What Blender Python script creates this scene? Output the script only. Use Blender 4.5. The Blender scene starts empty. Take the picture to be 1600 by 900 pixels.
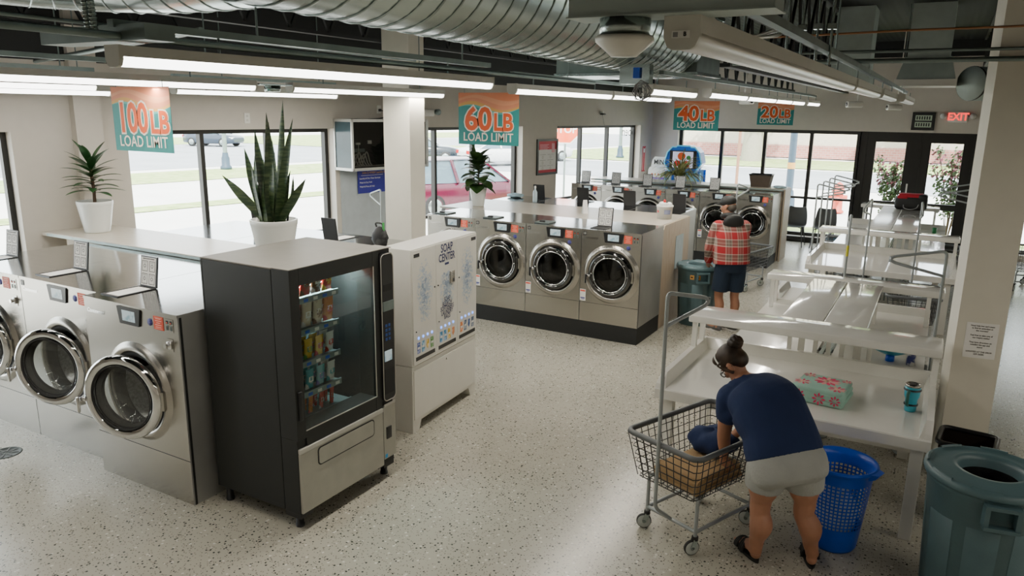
import bpy, bmesh, math, random
from mathutils import Vector, Matrix
random.seed(7)
PI = math.pi
S = bpy.context.scene
COL = S.collection
def R(d): return math.radians(d)

# ------------------------------------------------------------------ materials
MATS = {}
def mat(name, col=(.5, .5, .5), rough=.5, metal=0., var=.06, scale=8., bump=0., bscale=60., stretch=None, emit=None, estr=0., coat=0., spec=.5, trans=0.):
    if name in MATS: return MATS[name]
    m = bpy.data.materials.new(name); m.use_nodes = True
    nt = m.node_tree; N = nt.nodes; L = nt.links
    b = N['Principled BSDF']
    b.inputs['Roughness'].default_value = rough
    b.inputs['Metallic'].default_value = metal
    b.inputs['Coat Weight'].default_value = coat
    b.inputs['Specular IOR Level'].default_value = spec
    if trans: b.inputs['Transmission Weight'].default_value = trans
    tc = N.new('ShaderNodeTexCoord')
    mp = N.new('ShaderNodeMapping')
    if stretch: mp.inputs['Scale'].default_value = stretch
    L.new(tc.outputs['Object'], mp.inputs['Vector'])
    nz = N.new('ShaderNodeTexNoise'); nz.inputs['Scale'].default_value = scale; nz.inputs['Detail'].default_value = 4
    L.new(mp.outputs['Vector'], nz.inputs['Vector'])
    rp = N.new('ShaderNodeValToRGB')
    rp.color_ramp.elements[0].position = .3; rp.color_ramp.elements[1].position = .7
    rp.color_ramp.elements[0].color = [max(0, c * (1 - var)) for c in col] + [1]
    rp.color_ramp.elements[1].color = [min(1, c * (1 + var)) for c in col] + [1]
    L.new(nz.outputs['Fac'], rp.inputs['Fac'])
    L.new(rp.outputs['Color'], b.inputs['Base Color'])
    if bump:
        n2 = N.new('ShaderNodeTexNoise'); n2.inputs['Scale'].default_value = bscale; n2.inputs['Detail'].default_value = 3
        L.new(mp.outputs['Vector'], n2.inputs['Vector'])
        bp = N.new('ShaderNodeBump'); bp.inputs['Strength'].default_value = bump; bp.inputs['Distance'].default_value = .01
        L.new(n2.outputs['Fac'], bp.inputs['Height']); L.new(bp.outputs['Normal'], b.inputs['Normal'])
    if emit:
        b.inputs['Emission Color'].default_value = list(emit) + [1]; b.inputs['Emission Strength'].default_value = estr
    MATS[name] = m
    return m
def glassmat(name, tint=(.95, 1, .98), refl=.12, rough=0.02):
    m = bpy.data.materials.new(name); m.use_nodes = True
    nt = m.node_tree; N = nt.nodes; L = nt.links
    for n in list(N): N.remove(n)
    o = N.new('ShaderNodeOutputMaterial'); mx = N.new('ShaderNodeMixShader'); t = N.new('ShaderNodeBsdfTransparent'); g = N.new('ShaderNodeBsdfGlossy')
    lw = N.new('ShaderNodeLayerWeight'); lw.inputs['Blend'].default_value = .5
    pw = N.new('ShaderNodeMath'); pw.operation = 'POWER'; pw.inputs[1].default_value = 3.5
    mt = N.new('ShaderNodeMath'); mt.operation = 'MULTIPLY_ADD'; mt.inputs[1].default_value = .75; mt.inputs[2].default_value = refl * .5; mt.use_clamp = True
    t.inputs['Color'].default_value = list(tint) + [1]; g.inputs['Roughness'].default_value = rough
    L.new(lw.outputs['Facing'], pw.inputs[0]); L.new(pw.outputs[0], mt.inputs[0]); L.new(mt.outputs[0], mx.inputs[0]); L.new(t.outputs[0], mx.inputs[1]); L.new(g.outputs[0], mx.inputs[2]); L.new(mx.outputs[0], o.inputs[0])
    MATS[name] = m
    return m
def nodes_of(m): return m.node_tree.nodes, m.node_tree.links, m.node_tree.nodes['Principled BSDF']

# floor: pale epoxy with dark and light flakes
def floor_mat():
    m = mat('terrazzo_epoxy', (.42, .40, .335), rough=.22, var=.05, scale=1.2)
    N, L, b = nodes_of(m)
    base = [n for n in N if n.type == 'VALTORGB'][0]
    tc = [n for n in N if n.type == 'TEX_COORD'][0]
    cur = base.outputs['Color']
    for sc, thr, colr, rnd in ((46, .34, (.035, .04, .035, 1), .82), (80, .33, (.10, .10, .09, 1), .80), (38, .36, (.62, .60, .54, 1), .90), (60, .33, (.27, .25, .21, 1), .72)):
        v = N.new('ShaderNodeTexVoronoi'); v.inputs['Scale'].default_value = sc; v.inputs['Randomness'].default_value = 1
        L.new(tc.outputs['Object'], v.inputs['Vector'])
        lt = N.new('ShaderNodeMath'); lt.operation = 'LESS_THAN'; lt.inputs[1].default_value = thr
        L.new(v.outputs['Distance'], lt.inputs[0])
        sep = N.new('ShaderNodeSeparateColor'); L.new(v.outputs['Color'], sep.inputs[0])
        gt = N.new('ShaderNodeMath'); gt.operation = 'GREATER_THAN'; gt.inputs[1].default_value = rnd
        L.new(sep.outputs[0], gt.inputs[0])
        mu = N.new('ShaderNodeMath'); mu.operation = 'MULTIPLY'; L.new(lt.outputs[0], mu.inputs[0]); L.new(gt.outputs[0], mu.inputs[1])
        mx = N.new('ShaderNodeMix'); mx.data_type = 'RGBA'; mx.inputs['B'].default_value = colr
        L.new(mu.outputs[0], mx.inputs['Factor']); L.new(cur, mx.inputs['A']); cur = mx.outputs['Result']
    L.new(cur, b.inputs['Base Color'])
    return m
def corrug_mat():
    m = mat('dark_deck', (.006, .009, .008), rough=.85)
    N, L, b = nodes_of(m)
    tc = [n for n in N if n.type == 'TEX_COORD'][0]
    w = N.new('ShaderNodeTexWave'); w.inputs['Scale'].default_value = 3.2; L.new(tc.outputs['Object'], w.inputs['Vector'])
    bp = N.new('ShaderNodeBump'); bp.inputs['Strength'].default_value = .25; bp.inputs['Distance'].default_value = .03
    L.new(w.outputs['Fac'], bp.inputs['Height']); L.new(bp.outputs['Normal'], b.inputs['Normal'])
    return m
def wood_mat(name, c1, c2, stretch, rough=.35):
    m = mat(name, c1, rough=rough, stretch=stretch, scale=6, var=.1)
    rp = [n for n in m.node_tree.nodes if n.type == 'VALTORGB'][0]
    rp.color_ramp.elements[0].color = list(c1) + [1]; rp.color_ramp.elements[1].color = list(c2) + [1]
    return m
def brick_mat():
    m = mat('brick_red', (.3, .1, .08), rough=.9)
    N, L, b = nodes_of(m); tc = [n for n in N if n.type == 'TEX_COORD'][0]
    k = N.new('ShaderNodeTexBrick'); k.inputs['Scale'].default_value = 1.6
    k.inputs['Color1'].default_value = (.42, .17, .14, 1); k.inputs['Color2'].default_value = (.50, .22, .18, 1); k.inputs['Mortar'].default_value = (.45, .38, .34, 1)
    mp = N.new('ShaderNodeMapping'); mp.inputs['Rotation'].default_value = (PI / 2, 0, 0)
    L.new(tc.outputs['Object'], mp.inputs['Vector']); L.new(mp.outputs['Vector'], k.inputs['Vector']); L.new(k.outputs['Color'], b.inputs['Base Color'])
    return m
def plaid_mat():
    m = mat('red_plaid_flannel', (.4, .03, .04), rough=.9)
    N, L, b = nodes_of(m); tc = [n for n in N if n.type == 'TEX_COORD'][0]
    sp = N.new('ShaderNodeSeparateXYZ'); L.new(tc.outputs['Object'], sp.inputs[0])
    ad = N.new('ShaderNodeMath'); ad.operation = 'MULTIPLY_ADD'; ad.inputs[1].default_value = 1.0; L.new(sp.outputs['X'], ad.inputs[0]); L.new(sp.outputs['Y'], ad.inputs[2])
    def stripe(src, period, ph):
        a = N.new('ShaderNodeMath'); a.operation = 'MULTIPLY_ADD'; a.inputs[1].default_value = 1 / period; a.inputs[2].default_value = ph; L.new(src, a.inputs[0])
        f = N.new('ShaderNodeMath'); f.operation = 'FRACT'; L.new(a.outputs[0], f.inputs[0])
        r = N.new('ShaderNodeValToRGB'); r.color_ramp.interpolation = 'CONSTANT'
        e = r.color_ramp.elements
        e[0].position = 0; e[0].color = (.42, .022, .03, 1)
        e[1].position = .42; e[1].color = (.55, .45, .38, 1)
        for p, c in ((.50, (.16, .12, .10, 1)), (.62, (.30, .25, .21, 1)), (.72, (.16, .12, .10, 1)), (.90, (.58, .50, .44, 1)), (.95, (.40, .03, .035, 1))):
            q = e.new(p); q.color = c
        L.new(f.outputs[0], r.inputs['Fac']); return r.outputs['Color']
    s1 = stripe(sp.outputs['Z'], .185, .2); s2 = stripe(ad.outputs[0], .20, .1)
    mx = N.new('ShaderNodeMix'); mx.data_type = 'RGBA'; mx.inputs['Factor'].default_value = .40
    L.new(s1, mx.inputs['A']); L.new(s2, mx.inputs['B']); L.new(mx.outputs['Result'], b.inputs['Base Color'])
    return m
def floral_mat():
    m = mat('floral_terry', (.38, .62, .52), rough=.95, bump=.8, bscale=300)
    N, L, b = nodes_of(m); tc = [n for n in N if n.type == 'TEX_COORD'][0]
    base = [n for n in N if n.type == 'VALTORGB'][0].outputs['Color']
    v = N.new('ShaderNodeTexVoronoi'); v.inputs['Scale'].default_value = 11; L.new(tc.outputs['Object'], v.inputs['Vector'])
    w = N.new('ShaderNodeTexWave'); w.wave_type = 'RINGS'; w.inputs['Scale'].default_value = 3; w.inputs['Distortion'].default_value = 9; w.inputs['Detail'].default_value = 2; L.new(tc.outputs['Object'], w.inputs['Vector'])
    a = N.new('ShaderNodeMath'); a.operation = 'MULTIPLY_ADD'; a.inputs[1].default_value = .35; L.new(w.outputs['Fac'], a.inputs[0]); L.new(v.outputs['Distance'], a.inputs[2])
    r = N.new('ShaderNodeValToRGB'); r.color_ramp.elements[0].position = .50; r.color_ramp.elements[1].position = .56
    r.color_ramp.elements[0].color = (1, 1, 1, 1); r.color_ramp.elements[1].color = (0, 0, 0, 1)
    L.new(a.outputs[0], r.inputs['Fac'])
    mx = N.new('ShaderNodeMix'); mx.data_type = 'RGBA'; mx.inputs['B'].default_value = (.72, .06, .16, 1)
    L.new(r.outputs['Color'], mx.inputs['Factor']); L.new(base, mx.inputs['A']); L.new(mx.outputs['Result'], b.inputs['Base Color'])
    return m
def mottled(name, c1, c2, scale, lo=.45, hi=.6, rough=.4, stretch=None, **k):
    m = mat(name, c1, rough=rough, scale=scale, stretch=stretch, **k)
    rp = [n for n in m.node_tree.nodes if n.type == 'VALTORGB'][0]
    rp.color_ramp.elements[0].position = lo; rp.color_ramp.elements[1].position = hi
    rp.color_ramp.elements[0].color = list(c1) + [1]; rp.color_ramp.elements[1].color = list(c2) + [1]
    return m

FLOOR = floor_mat(); DECK = corrug_mat(); DGLASS2 = None
WALLP = mat('wall_paint', (.60, .555, .49), rough=.75, var=.02, bump=.05, bscale=120)
PILL = mat('pillar_paint', (.70, .67, .58), rough=.7, var=.02)
ALU = mat('dark_aluminium', (.022, .021, .019), rough=.4, metal=.3)
ALUG = mat('grey_aluminium', (.16, .20, .21), rough=.35, metal=.5)
GLASS = glassmat('window_glass', (.93, .97, .96), .05)
STEEL = mat('brushed_steel', (.48, .46, .42), rough=.27, metal=1., var=.035, scale=3, stretch=(60, 60, 1), bump=.03, bscale=8)
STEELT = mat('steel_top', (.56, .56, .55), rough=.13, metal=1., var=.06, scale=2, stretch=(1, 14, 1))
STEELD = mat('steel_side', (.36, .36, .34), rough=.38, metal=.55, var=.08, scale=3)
CHROME = mat('chrome', (.78, .78, .78), rough=.06, metal=1., var=.02)
DCHROME = mat('dark_chrome', (.11, .11, .11), rough=.10, metal=1., var=.05)
BLACK = mat('black_plastic', (.012, .012, .013), rough=.35)
BLACKM = mat('black_matte', (.010, .011, .011), rough=.6)
RUBBER = mat('rubber', (.015, .015, .015), rough=.7)
DRUM = mat('drum_steel', (.22, .22, .22), rough=.3, metal=1., scale=50, var=.3)
DGLASS = glassmat('porthole_glass', (.42, .42, .40), .10, .03); DGLASS2 = glassmat('porthole_glass_clear', (.80, .82, .82), .16, .03)
CGLASS = glassmat('cabinet_glass', (.75, .85, .83), .10)
ORANGE = mottled('orange_sticker', (.78, .07, .03), (.86, .30, .22), 40, .55, .62, .5)
BLUEST = mottled('blue_sticker', (.03, .03, .22), (.12, .12, .35), 60, .5, .6, .5)
WHITE = mat('white_paint', (.80, .79, .74), rough=.35, var=.02)
PAPER = mat('white_paper', (.82, .81, .78), rough=.8, var=.03)
INK = mat('black_ink', (.02, .02, .022), rough=.7)
GREYINK = mat('grey_ink', (.28, .28, .28), rough=.8)
FIBRE = mat('glossy_white_fibreglass', (.78, .77, .72), rough=.12, var=.02, coat=.6)
SCREEN = mottled('lit_screen', (.45, .55, .60), (.10, .25, .33), 14, .5, .62, .2)
MATS['lit_screen'].node_tree.nodes['Principled BSDF'].inputs['Emission Color'].default_value = (.55, .68, .72, 1)
MATS['lit_screen'].node_tree.nodes['Principled BSDF'].inputs['Emission Strength'].default_value = .35
COUNTER = wood_mat('pale_laminate', (.50, .45, .37), (.56, .52, .45), (1, 8, 1), .28)
WOODP = wood_mat('oak_panel', (.36, .28, .20), (.43, .36, .27), (8, 8, 1), .45)
VBLK = mat('vending_black', (.011, .0125, .0115), rough=.5, bump=.1, bscale=400)
VTOP = mat('vending_top', (.15, .14, .12), rough=.45)
VSIL = mat('vending_silver', (.42, .41, .36), rough=.4, metal=.3)
GALV = mat('galvanised', (.36, .42, .41), rough=.24, metal=.92, var=.06, scale=5)
GALVD = mat('galvanised_dull', (.22, .27, .26), rough=.45, metal=.7, var=.15, scale=6)
LHOUS = mat('light_housing', (.62, .61, .56), rough=.5, var=.02)
LEMIT = mat('lit_diffuser', (.9, .9, .88), rough=.4, emit=(1., .985, .94), estr=7)
LOFF = mat('unlit_diffuser', (.66, .63, .58), rough=.3)
CARTG = mat('cart_grey_paint', (.33, .36, .37), rough=.35, metal=.2)
CARTW = mat('basket_wire', (.03, .032, .033), rough=.4)
CARTR = mat('basket_rim', (.12, .13, .135), rough=.5)
WHEELG = mat('wheel_grey', (.42, .45, .43), rough=.5)
BRUTE = mat('grey_green_plastic', (.075, .135, .15), rough=.42, bump=.08, bscale=90)
BAG = mat('black_bag', (.01, .01, .01), rough=.25, bump=.5, bscale=25)
BLUEP = mat('blue_plastic', (.008, .09, .62), rough=.35)
POT = mat('white_ceramic', (.74, .76, .73), rough=.25, var=.02)
SOIL = mat('soil', (.03, .022, .016), rough=.95, bump=.8, bscale=60)
LEAFD = mottled('dracaena_leaf', (.012, .05, .014), (.035, .11, .03), 9, .4, .65, .35)
SNAKE = mottled('snake_leaf', (.012, .035, .012), (.07, .10, .04), 7, .42, .62, .4, (1, 1, 6))
FIG = mottled('fig_leaf', (.02, .055, .015), (.06, .12, .03), 6, .4, .65, .35)
SPID = mottled('spider_leaf', (.22, .26, .08), (.45, .45, .22), 10, .4, .6, .5)
STEM = mat('plant_stem', (.10, .06, .035), rough=.8)
TEAL = mottled('banner_teal', (.008, .19, .19), (.02, .24, .23), 1.5, .4, .6, .6)
BYEL = mat('banner_yellow', (.60, .32, .08), rough=.6)
BPEACH = mottled('banner_peach', (.60, .20, .10), (.64, .26, .14), 2, .4, .6, .6)
BORG = mat('banner_orange', (.62, .085, .008), rough=.6)
BWHT = mat('banner_white', (.75, .70, .62), rough=.6)
SKIN = mat('skin', (.40, .19, .115), rough=.5, var=.06, scale=18)
NAVY = mat('navy_cotton', (.010, .024, .085), rough=.9, bump=.5, bscale=10)
GREYC = mat('grey_jersey', (.36, .37, .35), rough=.95, bump=.4, bscale=60)
HAIR = mottled('brown_hair', (.018, .010, .006), (.075, .04, .02), 14, .4, .7, .5, (1, 1, .25))
PLAID = plaid_mat(); FLORAL = floral_mat(); BRICK = brick_mat()
DENIM = mat('navy_shorts', (.012, .025, .05), rough=.9, bump=.3, bscale=60)
TAN = mat('tan_towel', (.45, .30, .15), rough=.95, bump=.6, bscale=180)
# ------------------------------------------------------------------ mesh builder
CACHE = {}
def link(o): COL.objects.link(o); return o
class MB:
    def __init__(s): s.v = []; s.f = []; s.mi = []; s.sm = []; s.mats = []
    def _m(s, m):
        if m not in s.mats: s.mats.append(m)
        return s.mats.index(m)
    def add(s, vs, fs, m, smooth=False):
        o = len(s.v); s.v += [tuple(v) for v in vs]; k = s._m(m)
        for f in fs: s.f.append([i + o for i in f]); s.mi.append(k); s.sm.append(smooth)
        return s
    def box(s, a, b, m):
        x0, y0, z0 = [min(a[i], b[i]) for i in range(3)]; x1, y1, z1 = [max(a[i], b[i]) for i in range(3)]
        return s.add([(x0, y0, z0), (x1, y0, z0), (x1, y1, z0), (x0, y1, z0), (x0, y0, z1), (x1, y0, z1), (x1, y1, z1), (x0, y1, z1)],
                     [(0, 3, 2, 1), (4, 5, 6, 7), (0, 1, 5, 4), (1, 2, 6, 5), (2, 3, 7, 6), (3, 0, 4, 7)], m)
    def rbox(s, a, b, m, r=.01, n=3):
        """box with all edges rounded (r) - built with bmesh bevel"""
        bm = bmesh.new(); bmesh.ops.create_cube(bm, size=1)
        c = [(a[i] + b[i]) / 2 for i in range(3)]; d = [abs(b[i] - a[i]) for i in range(3)]
        for v in bm.verts: v.co = Vector([c[i] + v.co[i] * d[i] for i in range(3)])
        bmesh.ops.bevel(bm, geom=bm.edges[:], offset=min(r, min(d) * .49), segments=n, profile=.5, affect='EDGES')
        bm.verts.index_update()
        s.add([v.co[:] for v in bm.verts], [[v.index for v in f.verts] for f in bm.faces], m, True); bm.free(); return s
    def obox(s, p, q, w, h, m, up=(0, 0, 1)):
        """bar from p to q with section w (sideways) x h (along up)"""
        p = Vector(p); q = Vector(q); d = (q - p).normalized(); u = Vector(up)
        sd = d.cross(u)
        if sd.length < 1e-4: sd = d.cross(Vector((1, 0, 0)))
        sd.normalize(); u = sd.cross(d)
        c = [sd * (w / 2 * i) + u * (h / 2 * j) for i, j in ((-1, -1), (1, -1), (1, 1), (-1, 1))]
        return s.add([p + k for k in c] + [q + k for k in c], [(0, 1, 2, 3), (7, 6, 5, 4), (0, 4, 5, 1), (1, 5, 6, 2), (2, 6, 7, 3), (3, 7, 4, 0)], m)
    def prism(s, poly, a, b, m, plane='xy', smooth=False):
        """extrude 2D polygon between a and b on the axis normal to plane"""
        def P(u, v, w): return {'xy': (u, v, w), 'xz': (u, w, v), 'yz': (w, u, v)}[plane]
        n = len(poly)
        s.add([P(u, v, a) for u, v in poly] + [P(u, v, b) for u, v in poly], [list(range(n))[::-1], list(range(n, 2 * n))], m)
        return s.add([P(u, v, a) for u, v in poly] + [P(u, v, b) for u, v in poly], [(i, (i + 1) % n, n + (i + 1) % n, n + i) for i in range(n)], m, smooth)
    def tube(s, pts, r, m, n=8, closed=False, caps=True):
        pts = [Vector(p) for p in pts]; k = len(pts); rs = r if isinstance(r, (list, tuple)) else [r] * k
        vs = []; ref = None
        for i, p in enumerate(pts):
            if closed: t = pts[(i + 1) % k] - pts[i - 1]
            else: t = pts[min(i + 1, k - 1)] - pts[max(i - 1, 0)]
            t.normalize()
            if ref is None: ref = t.orthogonal().normalized()
            ref = (ref - t * ref.dot(t))
            if ref.length < 1e-5: ref = t.orthogonal()
            ref.normalize(); bi = t.cross(ref)
            vs += [p + (ref * math.cos(2 * PI * j / n) + bi * math.sin(2 * PI * j / n)) * rs[i] for j in range(n)]
        fs = []
        for i in range(k if closed else k - 1):
            a = i * n; b = ((i + 1) % k) * n
            fs += [(a + j, a + (j + 1) % n, b + (j + 1) % n, b + j) for j in range(n)]
        s.add(vs, fs, m, True)
        if caps and not closed: s.add(vs[:n], [list(range(n))[::-1]], m); s.add(vs[-n:], [list(range(n))], m)
        return s
    def lathe(s, prof, m, c=(0, 0, 0), n=32, axis='z', smooth=True, a0=0, a1=2 * PI, sq=1.0):
        full = abs(a1 - a0 - 2 * PI) < 1e-6; vs = []; k = len(prof); na = n if full else n + 1
        for j in range(na):
            a = a0 + (a1 - a0) * j / n; ca, sa = math.cos(a), math.sin(a) * sq
            for r, h in prof:
                p = {'z': (r * ca, r * sa, h), 'y': (r * ca, h, r * sa), 'x': (h, r * ca, r * sa)}[axis]
                vs.append((p[0] + c[0], p[1] + c[1], p[2] + c[2]))
        fs = []
        for j in range(n):
            a = j * k; b = ((j + 1) % na) * k
            for i in range(k - 1): fs.append((a + i, b + i, b + i + 1, a + i + 1) if axis != 'y' else (a + i, a + i + 1, b + i + 1, b + i))
        return s.add(vs, fs, m, smooth)
    def disc(s, r, m, c=(0, 0, 0), n=32, axis='z'):
        vs = []
        for j in range(n):
            a = 2 * PI * j / n; u, w = r * math.cos(a), r * math.sin(a)
            vs.append({'z': (c[0] + u, c[1] + w, c[2]), 'y': (c[0] + u, c[1], c[2] + w), 'x': (c[0], c[1] + u, c[2] + w)}[axis])
        return s.add(vs, [list(range(n))], m)
    def loft(s, rings, m, smooth=True, caps=True, closed=True):
        n = len(rings[0]); vs = [p for r in rings for p in r]; fs = []
        for i in range(len(rings) - 1):
            for j in range(n if closed else n - 1): fs.append((i * n + j, i * n + (j + 1) % n, (i + 1) * n + (j + 1) % n, (i + 1) * n + j))
        s.add(vs, fs, m, smooth)
        if caps: s.add(rings[0], [list(range(n))[::-1]], m); s.add(rings[-1], [list(range(n))], m)
        return s
    def text(s, t, size, o, ux, uy, m, bold=0., align='CENTER', depth=0., squash=1.):
        vs, fs = textgeo(t, bold, align); ux = Vector(ux); uy = Vector(uy); o = Vector(o)
        return s.add([o + ux * (x * size * squash) + uy * (y * size) for x, y in vs], fs, m)
    def build(s, name, parent=None, loc=(0, 0, 0), rz=0, bevel=0, key=None, rot=None, fix=True):
        me = bpy.data.meshes.new(name); me.from_pydata(s.v, [], s.f)
        for m in s.mats: me.materials.append(m)
        me.polygons.foreach_set('material_index', s.mi); me.polygons.foreach_set('use_smooth', s.sm)
        if fix:
            bm = bmesh.new(); bm.from_mesh(me); bmesh.ops.recalc_face_normals(bm, faces=bm.faces[:]); bm.to_mesh(me); bm.free()
        me.update()
        return place(me, name, parent, loc, rz, bevel, rot)
def place(me, name, parent=None, loc=(0, 0, 0), rz=0, bevel=0, rot=None):
    o = link(bpy.data.objects.new(name, me)); o.location = loc; o.rotation_euler = rot or (0, 0, rz)
    if parent: o.parent = parent
    if bevel:
        b = o.modifiers.new('bevel', 'BEVEL'); b.width = bevel; b.segments = 2; b.limit_method = 'ANGLE'; b.angle_limit = R(40)
    return o
def cached(key, fn, name, parent=None, loc=(0, 0, 0), rz=0, bevel=0):
    """build a part once, afterwards place the same mesh again"""
    if key not in CACHE:
        o = fn().build(name, parent, loc, rz, bevel); CACHE[key] = o.data; return o
    return place(CACHE[key], name, parent, loc, rz, bevel)
TXT = {}
def textgeo(t, bold=0., align='CENTER'):
    k = (t, bold, align)
    if k in TXT: return TXT[k]
    cu = bpy.data.curves.new('txt', 'FONT'); cu.body = t; cu.size = 1; cu.align_x = align; cu.align_y = 'CENTER'; cu.offset = bold; cu.resolution_u = 3
    ob = link(bpy.data.objects.new('txt', cu)); bpy.context.view_layer.update()
    me = ob.to_mesh(); vs = [(v.co.x, v.co.y) for v in me.vertices]; fs = [list(p.vertices) for p in me.polygons]; ob.to_mesh_clear()
    bpy.data.objects.remove(ob); bpy.data.curves.remove(cu)
    TXT[k] = (vs, fs); return TXT[k]
def tag(o, label=None, cat=None, group=None, kind=None):
    if label: o['label'] = label
    if cat: o['category'] = cat
    if group: o['group'] = group
    if kind: o['kind'] = kind
    return o
def thing(name, label, cat, loc=(0, 0, 0), rz=0, group=None):
    o = link(bpy.data.objects.new(name, None)); o.location = loc; o.rotation_euler = (0, 0, rz); o.empty_display_size = .1
    return tag(o, label, cat, group)
def struct(o): o['kind'] = 'structure'; return o
def copy_tree(o, parent=None):
    c = o.copy(); COL.objects.link(c)
    if parent: c.parent = parent
    for ch in list(o.children): copy_tree(ch, c)
    return c
def dup(o, loc, rz=0, label=None, group=None):
    c = copy_tree(o); c.location = loc; c.rotation_euler = (0, 0, rz)
    if label: c['label'] = label
    if group: c['group'] = group
    return c
def bezier(pts, n=8):
    """Catmull-Rom through pts"""
    P = [Vector(p) for p in pts]; P = [P[0] * 2 - P[1]] + P + [P[-1] * 2 - P[-2]]; out = []
    for i in range(1, len(P) - 2):
        for k in range(n):
            t = k / n; a, b, c, d = P[i - 1:i + 3]
            out.append(.5 * ((2 * b) + (c - a) * t + (2 * a - 5 * b + 4 * c - d) * t * t + (3 * b - a - 3 * c + d) * t ** 3))
    return out + [P[-2]]
def fillet(pts, r, n=5):
    """round the inner corners of a polyline"""
    P = [Vector(p) for p in pts]; out = [P[0]]
    for i in range(1, len(P) - 1):
        a = (P[i - 1] - P[i]).normalized(); b = (P[i + 1] - P[i]).normalized()
        p0 = P[i] + a * r; p1 = P[i] + b * r
        for k in range(n + 1):
            t = k / n; out.append(p0 * (1 - t) ** 2 + P[i] * 2 * t * (1 - t) + p1 * t * t)
    return out + [P[-1]]
def roundrect(w, h, r, n=5):
    out = []
    for cx, cy, a in ((w / 2 - r, h / 2 - r, 0), (-w / 2 + r, h / 2 - r, 90), (-w / 2 + r, -h / 2 + r, 180), (w / 2 - r, -h / 2 + r, 270)):
        for k in range(n + 1): t = R(a + 90 * k / n); out.append((cx + r * math.cos(t), cy + r * math.sin(t)))
    return out
def remesh_build(mb, name, parent=None, loc=(0, 0, 0), rz=0, voxel=.008, smooth=4, disp=None):
    """union of overlapping closed shapes as one continuous skin"""
    o = mb.build(name, None)
    r = o.modifiers.new('r', 'REMESH'); r.mode = 'VOXEL'; r.voxel_size = voxel; r.use_smooth_shade = True
    s = o.modifiers.new('s', 'SMOOTH'); s.factor = .5; s.iterations = smooth
    bpy.context.view_layer.update()
    me = bpy.data.meshes.new_from_object(o.evaluated_get(bpy.context.evaluated_depsgraph_get()))
    me.name = name; old = o.data; bpy.data.objects.remove(o); bpy.data.meshes.remove(old)
    me.materials.clear(); me.materials.append(mb.mats[0])
    me.polygons.foreach_set('use_smooth', [True] * len(me.polygons))
    return place(me, name, parent, loc, rz)
# ------------------------------------------------------------------ setting
def wx(y): return -8.5 + (y - 4.3) * .16176          # x of the (slanted) street wall at a given y
WA = math.atan2(1, .16176)
def ws(y): return (y + 3) / .98717                    # distance along that wall
mb = MB(); mb.add([(wx(-3), -3, 0), (6.2, -3, 0), (6.2, 17.9, 0), (wx(17.9), 17.9, 0)], [(0, 1, 2, 3)], FLOOR)
mb.add([(wx(-3), -3, -.1), (6.2, -3, -.1), (6.2, 17.9, -.1), (wx(17.9), 17.9, -.1)], [(3, 2, 1, 0)], FLOOR)
struct(mb.build('floor', fix=False))
mb = MB(); mb.add([(wx(-3) - .3, -3.2, 4.3), (6.4, -3.2, 4.3), (6.4, 18.2, 4.3), (wx(17.9) - .3, 18.2, 4.3)], [(3, 2, 1, 0)], DECK)
mb.add([(wx(-3) - .3, -3.2, 4.4), (6.4, -3.2, 4.4), (6.4, 18.2, 4.4), (wx(17.9) - .3, 18.2, 4.4)], [(0, 1, 2, 3)], DECK)
struct(mb.build('ceiling', fix=False))
def wall(name, L, H, T, ops, loc, rz, m=WALLP):
    b = MB(); x = 0
    for s0, s1, z0, z1 in sorted(ops):
        b.box((x, 0, 0), (s0, T, H), m)
        if z0 > 0: b.box((s0, 0, 0), (s1, T, z0), m)
        b.box((s0, 0, z1), (s1, T, H), m); x = s1
    b.box((x, 0, 0), (L, T, H), m)
    return struct(b.build(name, None, loc, rz))
WIN_L = [(.6, 4.33, 1.5), (5.5, 8.44, 5.5), (9.62, 12.86, 9.7), (13.98, 17.34, 14.05)]
wall('wall_left', 21.6, 4.3, .28, [(ws(a), ws(b), .12, 2.52) for a, b, c in WIN_L], (wx(-3), -3, 0), WA)
wall('wall_far', 12.9, 4.3, .28, [(1.0, 5.0, .12, 2.48), (5.0, 7.24, 0, 2.48), (7.63, 10.58, .12, 2.48)], (-6.65, 17.9, 0), 0)
struct(MB().box((0, -.03, 3.26), (21.1, 0, 4.3), BLACKM).build('trim_5', None, (wx(-3), -3, 0), WA)); struct(MB().box((-6.2, 17.87, 3.98), (6.2, 17.9, 4.3), BLACKM).build('trim_6'))
struct(MB().box((6.2, -3, 0), (6.4, 18, 4.3), WALLP).build('wall_right'))
struct(MB().box((-10, -3.2, 0), (6.4, -3, 4.3), WALLP).build('wall_back'))
def window(n, L, z0, z1, bars, trans, loc, rz, m=ALU, d0=.15, d1=.24, w=.055):
    b = MB()
    b.box((0, d0, z0), (w, d1, z1), m).box((L - w, d0, z0), (L, d1, z1), m).box((w, d0, z0), (L - w, d1, z0 + w), m).box((w, d0, z1 - w), (L - w, d1, z1), m)
    for x in bars: b.box((x - w / 2, d0, z0 + w), (x + w / 2, d1, z1 - w), m)
    xs = [0] + list(bars) + [L]
    for i in range(len(xs) - 1):
        if trans: b.box((xs[i] + w * .5, d0 + .01, trans - .025), (xs[i + 1] - w * .5, d1 - .01, trans + .025), m)
    o = struct(b.build('window_%d' % n, None, loc, rz))
    for i in range(len(xs) - 1):
        for a, c in (((z0 + w, trans - .025), (trans + .025, z1 - w)) if trans else ((z0 + w, z1 - w),)):
            y = (d0 + d1) / 2
            MB().add([(xs[i] + w / 2, y, a), (xs[i + 1] - w / 2, y, a), (xs[i + 1] - w / 2, y, c), (xs[i] + w / 2, y, c)], [(0, 1, 2, 3)], GLASS).build('pane', o)
    return o
PL = [[1.5, 2.4, 3.35], [6.49, 7.45], [10.67, 11.64], [15.08, 16.16]]
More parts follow.
